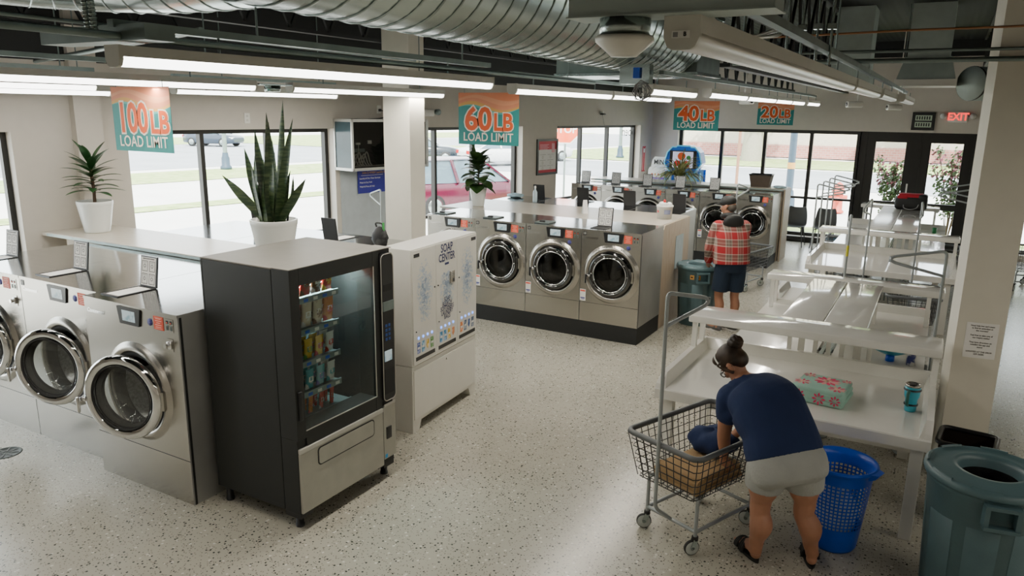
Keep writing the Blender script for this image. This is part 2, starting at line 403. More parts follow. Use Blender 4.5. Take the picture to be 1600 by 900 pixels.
for i, (a, b_, c) in enumerate(WIN_L):
    Y0 = a; window(i + 1, (b_ - a) / .98717, .12, 2.52, [(y - a) / .98717 for y in PL[i]], 1.0, (wx(a), a, 0), WA)
window(5, 4.0, .12, 2.48, [1.02, 2.0, 3.0], .98, (-5.65, 17.9, 0), 0, w=.075)
window(6, 2.95, .12, 2.48, [.5, 1.5], .98, (.98, 17.9, 0), 0, w=.075)
# double entrance door
def door_leaf(n, x0, x1, hinge):
    b = MB(); m = ALU; y0, y1 = .12, .2; st = .17
    b.box((x0, y0, .02), (x0 + st, y1, 2.42), m).box((x1 - st, y0, .02), (x1, y1, 2.42), m).box((x0 + st, y0, 2.27), (x1 - st, y1, 2.42), m)
    b.box((x0 + st, y0, .02), (x1 - st, y1, .30), m).box((x0 + st, y0, .90), (x1 - st, y1, 1.02), m)
    o = struct(b.build('door_%d' % n, None, (-1.65, 17.9, 0)))
    for a, c in ((.30, .90), (1.02, 2.27)):
        MB().add([(x0 + st, .16, a), (x1 - st, .16, a), (x1 - st, .16, c), (x0 + st, .16, c)], [(0, 1, 2, 3)], GLASS).build('pane', o)
    return o
DL = door_leaf(1, .14, 1.06, 0); DR = door_leaf(2, 1.18, 2.10, 1)
struct(MB().box((0, .1, 0), (.14, .24, 2.48), ALU).box((2.1, .1, 0), (2.24, .24, 2.48), ALU).box((.14, .1, 2.42), (2.1, .24, 2.48), ALU).box((1.06, .1, 0), (1.18, .24, 2.42), ALU).build('trim_1', None, (-1.65, 17.9, 0)))
MB().obox((1.0, .05, 1.05), (1.0, .05, 1.42), .03, .03, WHITE).obox((1.0, .05, 1.08), (1.0, .12, 1.08), .02, .02, WHITE).obox((1.0, .05, 1.38), (1.0, .12, 1.38), .02, .02, WHITE).build('door_handle', DL)
struct(MB().box((-6.25, 17.86, 0), (-1.66, 17.9, .12), ALU).build('baseboard_far'))
b = MB(); b.box((ws(4.92), -.12, 0), (ws(5.2), 0, 4.3), WALLP); struct(b.build('trim_2', None, (wx(-3), -3, 0), WA))
# columns
struct(MB().box((-6.05, 7.4, 0), (-5.65, 7.70, 4.3), PILL).build('trim_3'))
struct(MB().box((0, 0, 0), (.315, .36, 4.3), PILL).build('trim_4', None, (.232, 6.46, 0), R(7.5)))
# ------------------------------------------------------------------ ceiling things
GALVC = mat('galvanised_channel', (.40, .47, .45), rough=.55, metal=.35, var=.08, scale=5)
def joist(x, y0, y1, zb, lab):
    t = thing('roof_joist', lab, 'joist', (x, y0, zb), 0, 'open-web roof joists'); L = y1 - y0
    b = MB().box((-.05, 0, 0), (.05, L, .035), BLACKM).box((-.05, 0, .60), (.05, L, .635), BLACKM)
    b.build('chord', t)
    w = MB(); n = int(L / .6)
    for i in range(n):
        a = L * i / n; c = L * (i + .5) / n; d = L * (i + 1) / n
        w.obox((0, a, .03), (0, c, .61), .03, .03, BLACKM).obox((0, c, .61), (0, d, .03), .03, .03, BLACKM)
    w.build('web', t)
for x, y1 in ((-8.1, 6.2), (-6.4, 16), (-4.6, 17.2), (-1.6, 17.2), (.4, 17.2), (2.4, 17.2)):
    joist(x, -1, y1, 3.62, 'black open-web steel roof joist running above the lights')
joist(-1.95, 7.5, 17.2, 3.24, 'low black open-web steel roof joist above the distant lit strip lights'); joist(-3.0, 9.2, 17.2, 3.28, 'low black open-web steel roof joist left of the distant lit strip lights')
def rail(x, y0, y1, z, lab, fr=(.26, .88)):
    t = thing('support_rail', lab, 'rail', (x, y0, z)); L = y1 - y0
    MB().box((-.022, 0, 0), (.022, L, .035), GALVD).build('channel', t)
    for k in range(2): MB().tube([(0, L * fr[k], .03), (0, L * fr[k], 4.29 - z)], .006, GALVD, 6).build('hanger_rod', t)
rail(-3.27, 2.14, 5.33, 3.137, 'thin steel rail holding the near bright strip light'); rail(-3.55, 6.2, 10.7, 3.12, 'thin steel rail over the lit strip lights beyond the 60LB banner'); rail(-5.6, -1.2, 8.0, 3.118, 'thin steel rail over the strip lights of the 100LB banner', (.62, .95))
rail(-6.8, 1.8, 4.24, 3.097, 'short steel rail over a low strip light left of the 100LB banner'); rail(-7.0, 5.2, 7.6, 3.095, 'short steel rail over the strip light before the glass cabinet'); rail(-7.75, 2.4, 4.98, 3.067, 'short steel rail over the strip light closest to the street wall')
rail(-2.3, 6.7, 15.6, 3.137, 'thin steel rail over the distant lit strip lights'); rail(-.66, 2.15, 13.4, 3.143, 'long steel rail over the unlit strip lights')
def strip_light(x, y0, y1, z, lit, lab, grp):
    t = thing('strip_light', lab, 'light', (x, y0, z), 0, grp); L = y1 - y0
    hw = .05
    pr = [(-hw, .042), (-hw, .09), (hw, .09), (hw, .042)]
    MB().prism(pr, 0, L, LHOUS, 'xz').build('housing', t)
    df = [(hw * .96, .042), (hw * .96, .03), (hw * .78, .008), (hw * .5, 0), (-hw * .5, 0), (-hw * .78, .008), (-hw * .96, .03), (-hw * .96, .042)]
    MB().prism(df, .02, L - .02, LEMIT if lit else LOFF, 'xz', True).build('diffuser', t)
    for yy in (-.006, L - .014):
        MB().prism([(hw * 1.04, .092), (-hw * 1.04, .092), (-hw * 1.04, .03), (-hw * .8, .004), (-hw * .5, -.004), (hw * .5, -.004), (hw * .8, .004), (hw * 1.04, .03)], yy, yy + .02, LHOUS, 'xz').build('end_cap', t)
    for yy in (L * .18, L * .82):
        MB().tube([(0, yy, .09), (0, yy, .165)], .006, GALVD, 6).build('hanger_rod', t)
    return t
for x, y0, y1, z, lab in ((-3.27, 2.14, 5.33, 2.972, 'lit white strip light nearest the camera over the vending machine'),
                          (-3.55, 6.2, 8.5, 2.957, 'lit strip light beyond the 60LB banner, nearer half of its run'), (-3.55, 8.55, 10.7, 2.957, 'lit strip light beyond the 60LB banner, farther half of its run')):
    strip_light(x, y0, y1, z, True, lab, None)
for x, y0, y1, z in ((-5.6, -1.2, 1.25, 2.953), (-5.6, 1.3, 5.0, 2.953), (-5.6, 5.45, 8.0, 2.953)): strip_light(x, y0, y1, z, True, 'lit strip light in the run that carries the 100LB banner', 'strip lights above the 100LB banner')
for x, y0, y1, z in ((-6.8, 1.8, 4.24, 2.932), (-7.0, 5.2, 7.6, 2.93), (-7.75, 2.4, 4.98, 2.902)): strip_light(x, y0, y1, z, True, 'lit strip light in the low bright rows close to the street wall', 'strip lights by the street wall')
for x, y0, y1, z in ((-2.42, 6.7, 8.1, 2.966), (-2.25, 14.25, 15.6, 2.972), (-2.3, 8.2, 9.9, 2.972), (-2.3, 9.95, 11.7, 2.972), (-2.3, 11.75, 13.0, 2.972), (-2.3, 13.05, 14.2, 2.972)): strip_light(x, y0, y1, z, True, 'small lit strip light in the distant run over the 40LB and 20LB banners', 'distant lit strip lights')
for i, (x, y0, y1) in enumerate(((-.685, 2.15, 6.16), (-.68, 6.2, 8.4), (-.66, 8.44, 10.6), (-.58, 10.64, 13.4))):
    strip_light(x, y0, y1, 2.978, False, ['unlit strip light with rounded end cap nearest the camera, beside the smoke detector', 'second unlit strip light of the run over the folding tables', 'third unlit strip light of the run over the folding tables', 'last unlit strip light of the run over the folding tables, near the doors'][i], None)
    mk = 'B' if i == 0 else None
    if mk:
        t = bpy.data.objects[[o.name for o in bpy.data.objects if o.name.startswith('strip_light')][-1]]
        MB().add([(-.026, -.0125, .027), (.026, -.0125, .027), (.026, -.0125, .047), (-.026, -.0125, .047)], [(0, 1, 2, 3)], PAPER).box((-.022, -.0135, .030), (-.008, -.013, .043), GREYINK).text('B', .016, (.012, -.0137, .037), (1, 0, 0), (0, 0, 1), INK, .03).build('label_sticker', t)
# ducts
def spiral_duct(name, lab, pts, r, seam=.16, m=GALV):
    P = [Vector(p) for p in pts]; n = 40
    b = MB().tube(P, r, m, n)
    t = b.build(name); tag(t, lab, 'duct')
    s = MB(); acc = 0
    # spiral lock seam
    L = 0; seg = []
    for i in range(len(P) - 1): seg.append((P[i], P[i + 1], L)); L += (P[i + 1] - P[i]).length
    hel = []
    for i in range(len(P) - 1):
        d = P[i + 1] - P[i]; l = d.length; d = d / l; u = d.orthogonal().normalized(); w = d.cross(u); k = int(l / seam * 48)
        hel = [P[i] + d * (l * j / k) + (u * math.cos(2 * PI * j / 48) + w * math.sin(2 * PI * j / 48)) * (r + .002) for j in range(k + 1)]
        if len(hel) > 2: s.tube(hel, .006, m, 4)
    s.build('seam', t)
    return t
spiral_duct('spiral_duct', 'large shiny spiral duct sloping away above the vending machines', [(-2.75, 1.7, 3.72), (-2.75, 8.1, 3.63)], .46)
d2 = spiral_duct('spiral_duct', 'smaller spiral duct with an elbow at the upper left', bezier([(-5.9, .8, 3.82), (-5.75, 2.6, 3.82), (-5.55, 3.35, 3.82), (-5.0, 3.75, 3.82), (-4.2, 3.8, 3.82), (-3.25, 3.78, 3.82)], 4), .36)
t = thing('duct_plenum', 'boxy grey sheet-metal plenum where the big duct ends', 'duct', (-3.1, 8.1, 3.1))
MB().box((-.95, 0, .12), (.7, .9, .75), GALVD).build('box', t)
MB().box((-.97, -.02, .10), (.72, .92, .13), GALV).box((-.97, -.02, .72), (.72, .92, .76), GALV).build('flange', t)
t = thing('air_diffuser', 'grey box diffuser hanging before the far wall above the door', 'vent', (-.44, 12.0, 3.30))
MB().add([(-.3, 0, 0), (.42, 0, 0), (.42, .7, 0), (-.3, .7, 0), (-.22, .06, .3), (.34, .06, .3), (.34, .64, .3), (-.22, .64, .3)], [(0, 1, 5, 4), (1, 2, 6, 5), (2, 3, 7, 6), (3, 0, 4, 7), (4, 5, 6, 7)], GALVC).build('hood', t)
MB().box((-.32, -.02, -.09), (.44, .72, 0), LHOUS).build('grille', t); MB().box((-.2, .08, .3), (.32, .6, 1.0), GALVC).build('neck', t)
t = tag(MB().lathe([(.0, 0), (.22, 0), (.22, .9), (.21, .9), (.21, .05), (0, .05)], GALVC, n=28, axis='y').lathe([(.222, .3), (.228, .32), (.222, .34)], BLACK, n=28, axis='y').lathe([(.222, .0), (.228, .02), (.222, .04)], BLACK, n=28, axis='y').build('round_duct', None, (.16, 12.0, 3.24), R(-40)), 'short round duct with open end above the exit sign', 'duct')
# channels, sensor, conduits
tag(MB().box((-1.015, 2.10, 3.068), (-.43, 2.22, 3.16), GALVC).box((-1.02, 2.09, 3.066), (-.425, 2.23, 3.07), GALVC).build('steel_channel'), 'grey steel channel across the top, holding the smoke detector', 'channel')
tag(MB().box((-3.84, 2.15, 3.08), (-3.05, 2.30, 3.15), GALVD).build('steel_channel'), 'dark grey steel channel over the end of the bright near strip light', 'channel')
t = thing('smoke_detector', 'white cone-shaped smoke detector under a metal box', 'detector', (-.86, 2.16, 3.066))
MB().lathe([(0, 0), (.074, 0), (.074, -.05), (0, -.05)], GALV, n=24).build('junction_box', t)
MB().lathe([(0, -.048), (.082, -.048), (.086, -.055), (.084, -.066), (.046, -.098), (.038, -.106), (0, -.107)], WHITE, n=32).build('detector_head', t)
def conduit(pts, r, lab, grp=None, m=GALVD):
    return tag(MB().tube(pts, r, m, 8).build('conduit'), lab, 'conduit', grp)
conduit([(-3.22, 1.6, 3.10), (-3.3, 7.5, 3.10)], .017, 'long grey conduit running just above the bright near strip light')
conduit([(-3.4, 1.6, 3.16), (-3.45, 4.6, 3.15)], .009, 'thin wire rail running above the near strip light')
conduit([(-1.6, 6.4, 3.20), (6.1, 6.45, 3.20)], .018, 'lower grey pipe crossing toward the right-hand column'); conduit([(-1.6, 6.4, 3.27), (6.1, 6.45, 3.26)], .012, 'upper thin grey pipe crossing toward the right-hand column')
conduit([(-8.0, 4.4, 3.22), (-4, 3.2, 3.25)], .02, 'pale pipe crossing the upper left corner')
for i, (x, y) in enumerate(((-.86, 4.6), (-.785, 4.62), (-.70, 4.6), (-.63, 4.62))):
    tag(MB().tube([(x, y, 3.07), (x, y, 4.29)], .008, GALV, 6).box((x - .022, y - .022, 3.26), (x + .022, y + .022, 3.29), GALV).build('threaded_rod'), 'threaded hanger rod with clamp beside the unlit strip light', 'rod', 'hanger rods by the wire bundle')
tag(MB().box((-1.25, 3.2, 3.5), (-1.05, 5.2, 3.53), GALVD).box((-1.16, 3.2, 3.53), (-1.13, 5.2, 3.8), GALVD).build('steel_beam'), 'grey-brown steel beam above the wire bundle', 'beam')
b = MB()
for k in range(7):
    random.seed(k); b.tube(bezier([(-1.0 + .1 * random.random(), 2.9, 3.26), (-.9, 3.3, 3.12 + .05 * random.random()), (-.95 + .08 * random.random(), 3.8, 3.16), (-.85, 4.3, 3.2 + .05 * random.random()), (-.9, 4.7, 3.3)], 5), .006, WHITE if k % 2 else LHOUS, 5)
tag(b.build('wire_bundle'), 'tangled bundle of white and grey wires at top right', 'wires')
tag(MB().tube(bezier([(.9, 2.9, 3.9), (1.05, 4.0, 3.8), (1.2, 5.2, 3.55), (.8, 6.2, 3.42), (-.4, 6.3, 3.40), (-1.6, 6.3, 3.38)], 6), .008, mat('orange_cable', (.32, .14, .06)), 6).build('cable'), 'thin orange-brown cable looping under the dark ceiling', 'cable')
b = MB()
for k in range(6):
    random.seed(k + 40); a = random.random(); b.tube([(-2.40 + (.03 + .008 * k) * math.cos(t * .8 + a * 6) + .015 * math.sin(t * 1.7), 6.5 + .04 * math.sin(t * .7 + k), 2.98 + (.05 + .008 * k) * math.sin(t * .8 + a * 6) + .012 * k / 6) for t in range(13)], .004, GREYINK, 5)
tag(b.build('wire_coil'), 'coil of loose thin wires dangling below the blue-marked junction box', 'wires')
t = thing('junction_box', 'open metal junction box with a blue connector under the big duct', 'box', (-2.50, 6.55, 3.05)); MB().box((-.14, 0, 0), (.14, .1, .17), GALV).build('box', t); MB().box((.0, -.03, .05), (.06, 0, .14), BLUEP).build('connector', t)
t = thing('flex_conduit', 'flexible armoured conduit dropping to the dark channel at top left', 'conduit', (-3.3, 2.06, 3.1))
b = MB(); b.tube([(0, 0, 0), (-.02, 0, .35)], .014, GALV, 8); b.tube([(.04, 0, 0), (.02, 0, .35)], .014, GALV, 8)
for k in range(22): b.lathe([(.014, 0), (.018, .004), (.014, .008)], GALV, (-.02 * k / 22, 0, .016 * k), 8).lathe([(.014, 0), (.018, .004), (.014, .008)], GALV, (.04 - .02 * k / 22, 0, .016 * k), 8)
b.build('flex_pipe', t)
def camera_dome(loc, rz, lab):
    t = thing('security_camera', lab, 'camera', loc, rz); MB().rbox((-.05, -.13, -.05), (.05, .13, .05), WHITE, .02).lathe([(.0, -.132), (.035, -.132), (.035, -.13), (0, -.13)], BLACK, n=16, axis='y').build('body', t); MB().tube([(0, .05, .04), (0, .05, 4.28 - loc[2])], .010, WHITE).build('bracket', t)
t = thing('sensor_box', 'galvanised metal box in the gap of the strip lights near the 100LB banner', 'box', (-5.6, 5.23, 2.95)); MB().lathe([(0, .0), (.07, 0), (.075, .01), (.075, .055), (0, .055)], GALV, n=24).build('round_box', t); MB().box((-.05, -.20, .055), (.05, .20, .068), GALV).build('bracket', t)
tag(MB().box((-1.62, 12.0, 3.24), (-1.08, 12.6, 3.36), GALVC).box((-1.60, 12.0, 3.36), (-1.10, 12.6, 4.29), GALVC).build('duct_box'), 'pale grey sheet-metal box left of the box diffuser', 'duct')
camera_dome((-1.44, 14.0, 2.985), R(-60), 'white security camera hanging past the 20LB banner, nearer one'); camera_dome((-.93, 15.5, 2.96), R(-60), 'white security camera farther back, left of the framed notice')
camera_dome((-2.75, 12.0, 3.0), R(50), 'small white security camera beside the distant strip lights')
# ------------------------------------------------------------------ washers
SP = {'100': dict(w=1.08, d=1.2, h=1.42, p=0, cz=.775, ox=.03, r=.30, R=.345, seam=.34),
      '60': dict(w=.788, d=.82, h=1.39, p=.215, cz=.852, ox=.02, r=.285, R=.34, seam=.46),
      '40': dict(w=.68, d=.78, h=1.36, p=.2, cz=.84, ox=.0, r=.245, R=.295, seam=.46)}
def cabinet(k):
    q = SP[k]; w, d, h, p, cz, ox, r = (q[i] for i in ('w', 'd', 'h', 'p', 'cz', 'ox', 'r'))
    g = .004; x0, x1 = -w / 2 + g, w / 2 - g; b = MB()
    angs = sorted([2 * PI * i / 48 for i in range(48)] + [math.atan2(z - cz, x - ox) % (2 * PI) for x in (x0, x1) for z in (p, h)])
    inn = []; out = []
    for a in angs:
        c, s = math.cos(a), math.sin(a); inn.append((ox + r * c, 0, cz + r * s))
        t = min([(x1 - ox) / c if c > 1e-6 else 9, (x0 - ox) / c if c < -1e-6 else 9, (h - cz) / s if s > 1e-6 else 9, (p - cz) / s if s < -1e-6 else 9])
        out.append((ox + t * c, 0, cz + t * s))
    n = len(angs); b.add(inn + out, [(i, n + i, n + (i + 1) % n, (i + 1) % n) for i in range(n)], STEEL)
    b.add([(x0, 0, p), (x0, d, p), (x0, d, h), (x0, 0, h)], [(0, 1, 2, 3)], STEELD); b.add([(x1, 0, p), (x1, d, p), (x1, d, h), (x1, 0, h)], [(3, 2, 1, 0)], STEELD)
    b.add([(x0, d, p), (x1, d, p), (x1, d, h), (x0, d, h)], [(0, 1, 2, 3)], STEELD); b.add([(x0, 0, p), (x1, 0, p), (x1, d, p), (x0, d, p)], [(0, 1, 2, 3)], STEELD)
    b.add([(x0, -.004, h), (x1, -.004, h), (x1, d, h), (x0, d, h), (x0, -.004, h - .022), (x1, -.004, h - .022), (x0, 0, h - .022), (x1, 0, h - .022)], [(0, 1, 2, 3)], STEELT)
    b.add([(x0, -.004, h), (x1, -.004, h), (x1, -.004, h - .022), (x0, -.004, h - .022)], [(0, 3, 2, 1)], STEEL)
    sm = q['seam']; b.box((x0, -.0015, sm - .002), (x1, .001, sm + .002), BLACK)
    b.box((x1 - .002, .012, p), (x1 + .0015, .03, h - .02), BLACK).box((x0 - .0015, .012, p), (x0 + .002, .03, h - .02), BLACK)
    if not p: b.box((x0 + .03, .03, -.0), (x1 - .03, d - .03, .02), BLACK)
    return b
def ring(k):
    q = SP[k]; r, Rr = q['r'], q['R']; b = MB()
    b.lathe([(Rr + .03, 0), (Rr + .012, -.014), (Rr, -.026), (Rr - .02, -.032), (r + .012, -.026), (r, -.012), (r - .004, .02)], STEEL, n=56, axis='y')
    b.lathe([(r, -.004), (r - .015, -.008), (r - .04, .01), (r - .05, .06)], RUBBER, n=48, axis='y'); return b
def drum(k):
    r = SP[k]['r']; b = MB(); b.lathe([(r, .0), (r - .03, .03), (r - .03, .46), (.06, .48), (0, .47)], DRUM, n=40, axis='y')
    for i in range(3):
        a = 2 * PI * i / 3 + .5; c, s = math.cos(a), math.sin(a); q = r - .035
        b.add([(q * math.cos(a - .13), .06, q * math.sin(a - .13)), (q * math.cos(a + .13), .06, q * math.sin(a + .13)), ((q - .06) * c, .06, (q - .06) * s),
               (q * math.cos(a - .13), .45, q * math.sin(a - .13)), (q * math.cos(a + .13), .45, q * math.sin(a + .13)), ((q - .06) * c, .45, (q - .06) * s)], [(0, 1, 2), (0, 2, 5, 3), (1, 4, 5, 2)], DRUM)
    return b
def doorring(k):   # hinge on the right at local x=0, centre at x=-rd
    q = SP[k]; rd = q['r'] + (.015 if k == '100' else -.002); b = MB(); gi = rd * .76; m = CHROME if k == '100' else DCHROME
    b.lathe([(rd, .0), (rd + .002, -.018), (rd - .006, -.034), (rd - .03, -.046), (gi + .03, -.044), (gi + .008, -.036), (gi, -.02), (gi, .01), (rd - .02, .012), (rd, 0)], m, (-rd, 0, 0), 56, 'y')
    b.lathe([(gi + .006, -.040), (gi + .002, -.044), (gi - .006, -.04), (gi - .008, -.03)], CHROME if k != '100' else RUBBER, (-rd, 0, 0), 48, 'y')
    b.lathe([(gi, -.012), (gi * .93, .02), (gi * .90, .06)], RUBBER, (-rd, 0, 0), 48, 'y')
    if k != '100':
        for i in range(10):
            a = 2 * PI * i / 10; b.lathe([(0, -.052), (.006, -.050), (.008, -.044)], CHROME, (-rd + (gi + .022) * math.cos(a), 0, (gi + .022) * math.sin(a)), 8, 'y')
    b.box((-.03, -.02, -.07), (.02, .0, .07), STEEL)
    return b
def doorglass(k):
    rd = SP[k]['r'] + (.015 if k == '100' else -.002); gi = rd * .76
    g = DGLASS2 if k == '100' else DGLASS; return MB().lathe([(gi, -.022), (gi * .6, -.034), (0, -.04)], g, (-rd, 0, 0), 40, 'y').lathe([(gi * .90, .03), (gi * .88, .09), (gi * .80, .13), (gi * .5, .155), (0, .16)], g, (-rd, 0, 0), 40, 'y')
def doorhandle(k):
    rd = SP[k]['r'] + (.015 if k == '100' else -.002); x = -2 * rd + .012
    return MB().rbox((x - .03, -.06, -.045), (x + .022, -.02, -.012), CHROME, .008).rbox((x - .038, -.088, -.125), (x - .016, -.062, -.005), CHROME if k == '100' else BLACK, .01)
def bezel(k):
    w = .132; return MB().prism([(-w, .064), (w, .064), (w * .82, -.062), (-w * .82, -.062)], -.012, .0, BLACK, 'xz')
def lid_sheet():
    b = MB().add([(-.088, 0, .012), (.088, 0, .012), (.088, 0, .232), (-.088, 0, .232)], [(0, 1, 2, 3)], PAPER)
    for x in (-.044, .044):
        for z in (.065, .165):
            for a in ((x - .034, z - .042, x + .034, z - .038), (x - .034, z + .036, x + .034, z + .040), (x - .034, z - .04, x - .030, z + .04), (x + .030, z - .04, x + .034, z + .04)): b.box((a[0], -.001, a[1]), (a[2], .0, a[3]), INK)
            b.lathe([(.008, -.001), (.016, -.001)], GREYINK, (x, 0, z), 14, 'y')
            for q in range(3): b.box((x - .022, -.001, z + .022 + .004 * q), (x + .022, 0, z + .0235 + .004 * q), GREYINK)
    b.box((-.07, -.001, .218), (.07, 0, .225), INK); return b
LIDN = {'100': (.20, .20, .32), '60': (.14, .12, .22), '40': (.12, .11, .20)}
def washer(k, x, y, facing, num, label, group=None, opened=0., lid=True, tagp=False, sheet=True, detail=True):
    q = SP[k]; w, d, h, p, cz, ox, r = (q[i] for i in ('w', 'd', 'h', 'p', 'cz', 'ox', 'r'))
    t = thing('washing_machine', label, 'washer', (x, y, 0), 0 if facing > 0 else PI, group)
    cached(k + 'cab', lambda: cabinet(k), 'cabinet', t)
    if detail:
        cached(k + 'ring', lambda: ring(k), 'porthole_rim', t, (ox, 0, cz)); cached(k + 'drum', lambda: drum(k), 'drum', t, (ox, 0, cz))
        rd = r + (.015 if k == '100' else -.002)
        dr = cached(k + 'door', lambda: doorring(k), 'door', t, (ox + rd, -.035 if k == '100' else -.02, cz), opened)
        cached(k + 'glass', lambda: doorglass(k), 'glass', dr); cached(k + 'handle', lambda: doorhandle(k), 'handle', dr)
        bx = {'100': .01, '60': .035, '40': .03}[k]; bz = h - .082
        bz_ = cached(k + 'bez', lambda: bezel(k), 'control_panel', t, (bx, 0, bz))
        cached('scr', lambda: MB().box((-.072, -.0135, -.036), (.072, -.011, .042), SCREEN), 'screen', bz_)
        e = {'100': .33, '60': .223, '40': .20}[k]
        o = cached('orange', lambda: orange_sticker(), 'price_sticker', t, (e, 0, h - .085)); o['label'] = 'orange sticker'
        bl = {'100': (.235, h - .09), '60': (.232, h - .187), '40': (.20, h - .18)}[k]
        o = cached('blue', lambda: MB().lathe([(0, -.003), (.026, -.003), (.026, 0)], BLUEST, n=24, axis='y'), 'round_sticker', t, (bl[0], 0, bl[1])); o['label'] = 'round blue sticker'
        s = {'100': .445, '60': .325, '40': .29}[k]
        cached('slots', lambda: coin_slots(), 'coin_slots', t, (s, 0, h - .085))
        if k == '100': cached('lock', lambda: MB().box((-.03, -.004, -.045), (.03, 0, .045), STEEL).rbox((-.022, -.02, -.028), (.022, -.002, .028), CHROME, .008).tube([(-.008, -.02, 0), (-.008, -.042, 0)], .016, CHROME, 14), 'coin_lock', t, (.44, 0, h - .225))
        if num: MB().box((-.022, -.003, -.022), (.022, 0, .022), BLACK).text(num, .036, (0, -.0045, 0), (1, 0, 0), (0, 0, 1), WHITE, .01).build('number_plate', t, (-w / 2 + .045, 0, h - .052))
        cached('logo' , lambda: MB().text('Continental', .044, (0, -.003, 0), (1, 0, .0), (.25, 0, 1), CHROME, .006), 'nameplate', t, (-w / 2 + (.145 if k == '100' else .12), 0, h - .102))
        if tagp: cached('tagp', lambda: MB().box((-.04, -.003, -.075), (.04, 0, .075), PAPER).box((-.034, -.0038, .045), (.034, -.003, .066), ORANGE).box((-.03, -.0038, -.045), (.03, -.003, -.03), BLUEST).box((-.02, -.0038, -.05), (.02, -.003, -.058), BLUEST), 'paper_tag', t, (-w / 2 + .045, 0, .55))
    ld = LIDN[k][2]
    LX = {'100': -.36, '60': -.22, '40': -.15}[k]
    fr = cached(k + 'fr', lambda: MB().box((-.102, 0, 0), (.102, .02, .007), BLACK).box((-.102, ld - .02, 0), (.102, ld, .007), BLACK).box((-.102, .02, 0), (-.086, ld - .02, .007), BLACK).box((.086, .02, 0), (.102, ld - .02, .007), BLACK)
                .box((-.086, .02, 0), (.086, ld - .02, .003), PAPER if k == '100' else BLACKM), 'dispenser_tray', t, (LX, .09, h))
    if lid:
        l = place(CACHE['lidp'], 'dispenser_lid', t, (LX, .09 + ld, h + .004), rot=(R(-8), 0, 0)) if 'lidp' in CACHE else None
        if l is None:
            l = MB().box((-.1, .002, 0), (.1, .014, .242), BLACK).build('dispenser_lid', t, (LX, .09 + ld, h + .004), rot=(R(-8), 0, 0)); CACHE['lidp'] = l.data
        if sheet: cached('sheet', lid_sheet, 'instruction_sheet', l)
    else:
        l = cached(k + 'lidc', lambda: MB().box((-.1, .0, .007), (.1, ld, .016), GALVD).rbox((-.035, .004, .014), (.035, .05, .04), BLACK, .01), 'dispenser_lid', t, (LX, .09, h))
    return t
def orange_sticker():
    b = MB().box((-.052, -.003, -.048), (.052, 0, .048), mat('orange_flat', (.80, .09, .04), rough=.5))
    for i, ww in enumerate((.028, .034, .02, .034, .03)): b.box((-ww, -.0036, .030 - .015 * i), (ww, -.003, .034 - .015 * i), mat('orange_pale', (.95, .55, .45), rough=.5))
    for a in ((-.04, .038, .04, .040), (-.04, -.040, .04, -.038)): b.box((a[0], -.0036, a[1]), (a[2], -.003, a[3]), MATS['orange_pale'])
    return b
def coin_slots():
    b = MB().box((-.042, -.003, -.046), (.042, 0, .046), STEEL)
    for x in (-.02, .02): b.box((x - .010, -.005, .012), (x + .010, -.003, .034), BLACK).box((x - .006, -.006, .014), (x + .006, -.005, .024), MATS['orange_flat']).box((x - .008, -.006, -.034), (x + .008, -.003, .0), GALVD).box((x - .003, -.007, -.03), (x + .003, -.006, -.006), BLACK)
    return b
# island of 100 lb machines
washer('100', -4.93, 3.14, 1, '', 'stainless washer with open porthole door right beside the black vending machine', None, R(17), True)
washer('100', -6.01, 3.25, 1, '1', 'stainless washer numbered 1 with open porthole door, second from the vending machine', None, R(20), True)
washer('100', -7.09, 3.25, 1, '', 'stainless washer cut off at the left edge, third from the vending machine', None, R(20), True)
for i, x in enumerate((-4.93, -6.01, -7.09)):
    washer('100', x, 6.4, -1, '', ['back-row washer whose steel top barely shows above the vending machine', 'back-row washer with raised black lid beside the snake plant', 'back-row washer with raised black lid nearest the street wall'][i], None, 0, i > 0, sheet=False, detail=False)
def counter(lab, x0, x1, y0, y1, z0, z1, wl=0., extra=None):
    t = thing('counter', lab, 'counter', (x1, y0, 0)); L = x0 - x1; D = y1 - y0
    dx = wl
    MB().add([(L, 0, z0), (0, 0, z0), (0, D, z0), (L + dx, D, z0), (L, 0, z1), (0, 0, z1), (0, D, z1), (L + dx, D, z1)], [(0, 1, 2, 3), (7, 6, 5, 4), (0, 4, 5, 1), (1, 5, 6, 2), (2, 6, 7, 3), (3, 7, 4, 0)], COUNTER).build('worktop', t, bevel=.004)
    MB().box((L + .35, .06, .0), (-.03, D - .06, z0), WOODP).build('wall_panel', t)
    MB().box((L + .1, -.004, z0 + .005), (0, .0, z1 - .008), GALVD).build('edge_trim', t)
    if extra: extra(t)
counter('pale laminate counter between the two left washer rows, carrying potted plants', -8.42, -4.40, 4.47, 5.18, 1.42, 1.46, .11)
# island of 60 lb machines
for i in range(4):
    x = -3.43 - .788 * i
    washer('60', x, 8.47, 1, str(10 + i), ['stainless washer numbered 10 at the aisle end, its paper lid raised', 'stainless washer numbered 11 between numbers 10 and 12', 'stainless washer numbered 12 partly behind the soap center', 'stainless washer numbered 13, upper half above the soap center',
           'stainless washer hidden by the middle column', 'stainless washer left of the middle column, barely seen'][i], None, 0, i == 0, tagp=i < 3)
b = MB().box((-6.18, 8.475, 0), (-3.04, 9.28, .213), BLACKM); tag(b.build('plinth'), 'long black plinth under the front row of numbered washers', 'plinth')
for i, x in enumerate((-3.60, -4.39, -5.18, -5.97)):
    washer('60', x, 11.32, -1, '', ['back-row washer at the aisle end with raised black lid behind the bucket', 'back-row washer with raised black lid right of the paper tent card', 'back-row washer with raised black lid behind the paper tent card', 'back-row washer with raised black lid by the spray bottle', 'back-row washer with raised black lid behind the potted fig'][i], None, 0, True, sheet=False, detail=False)
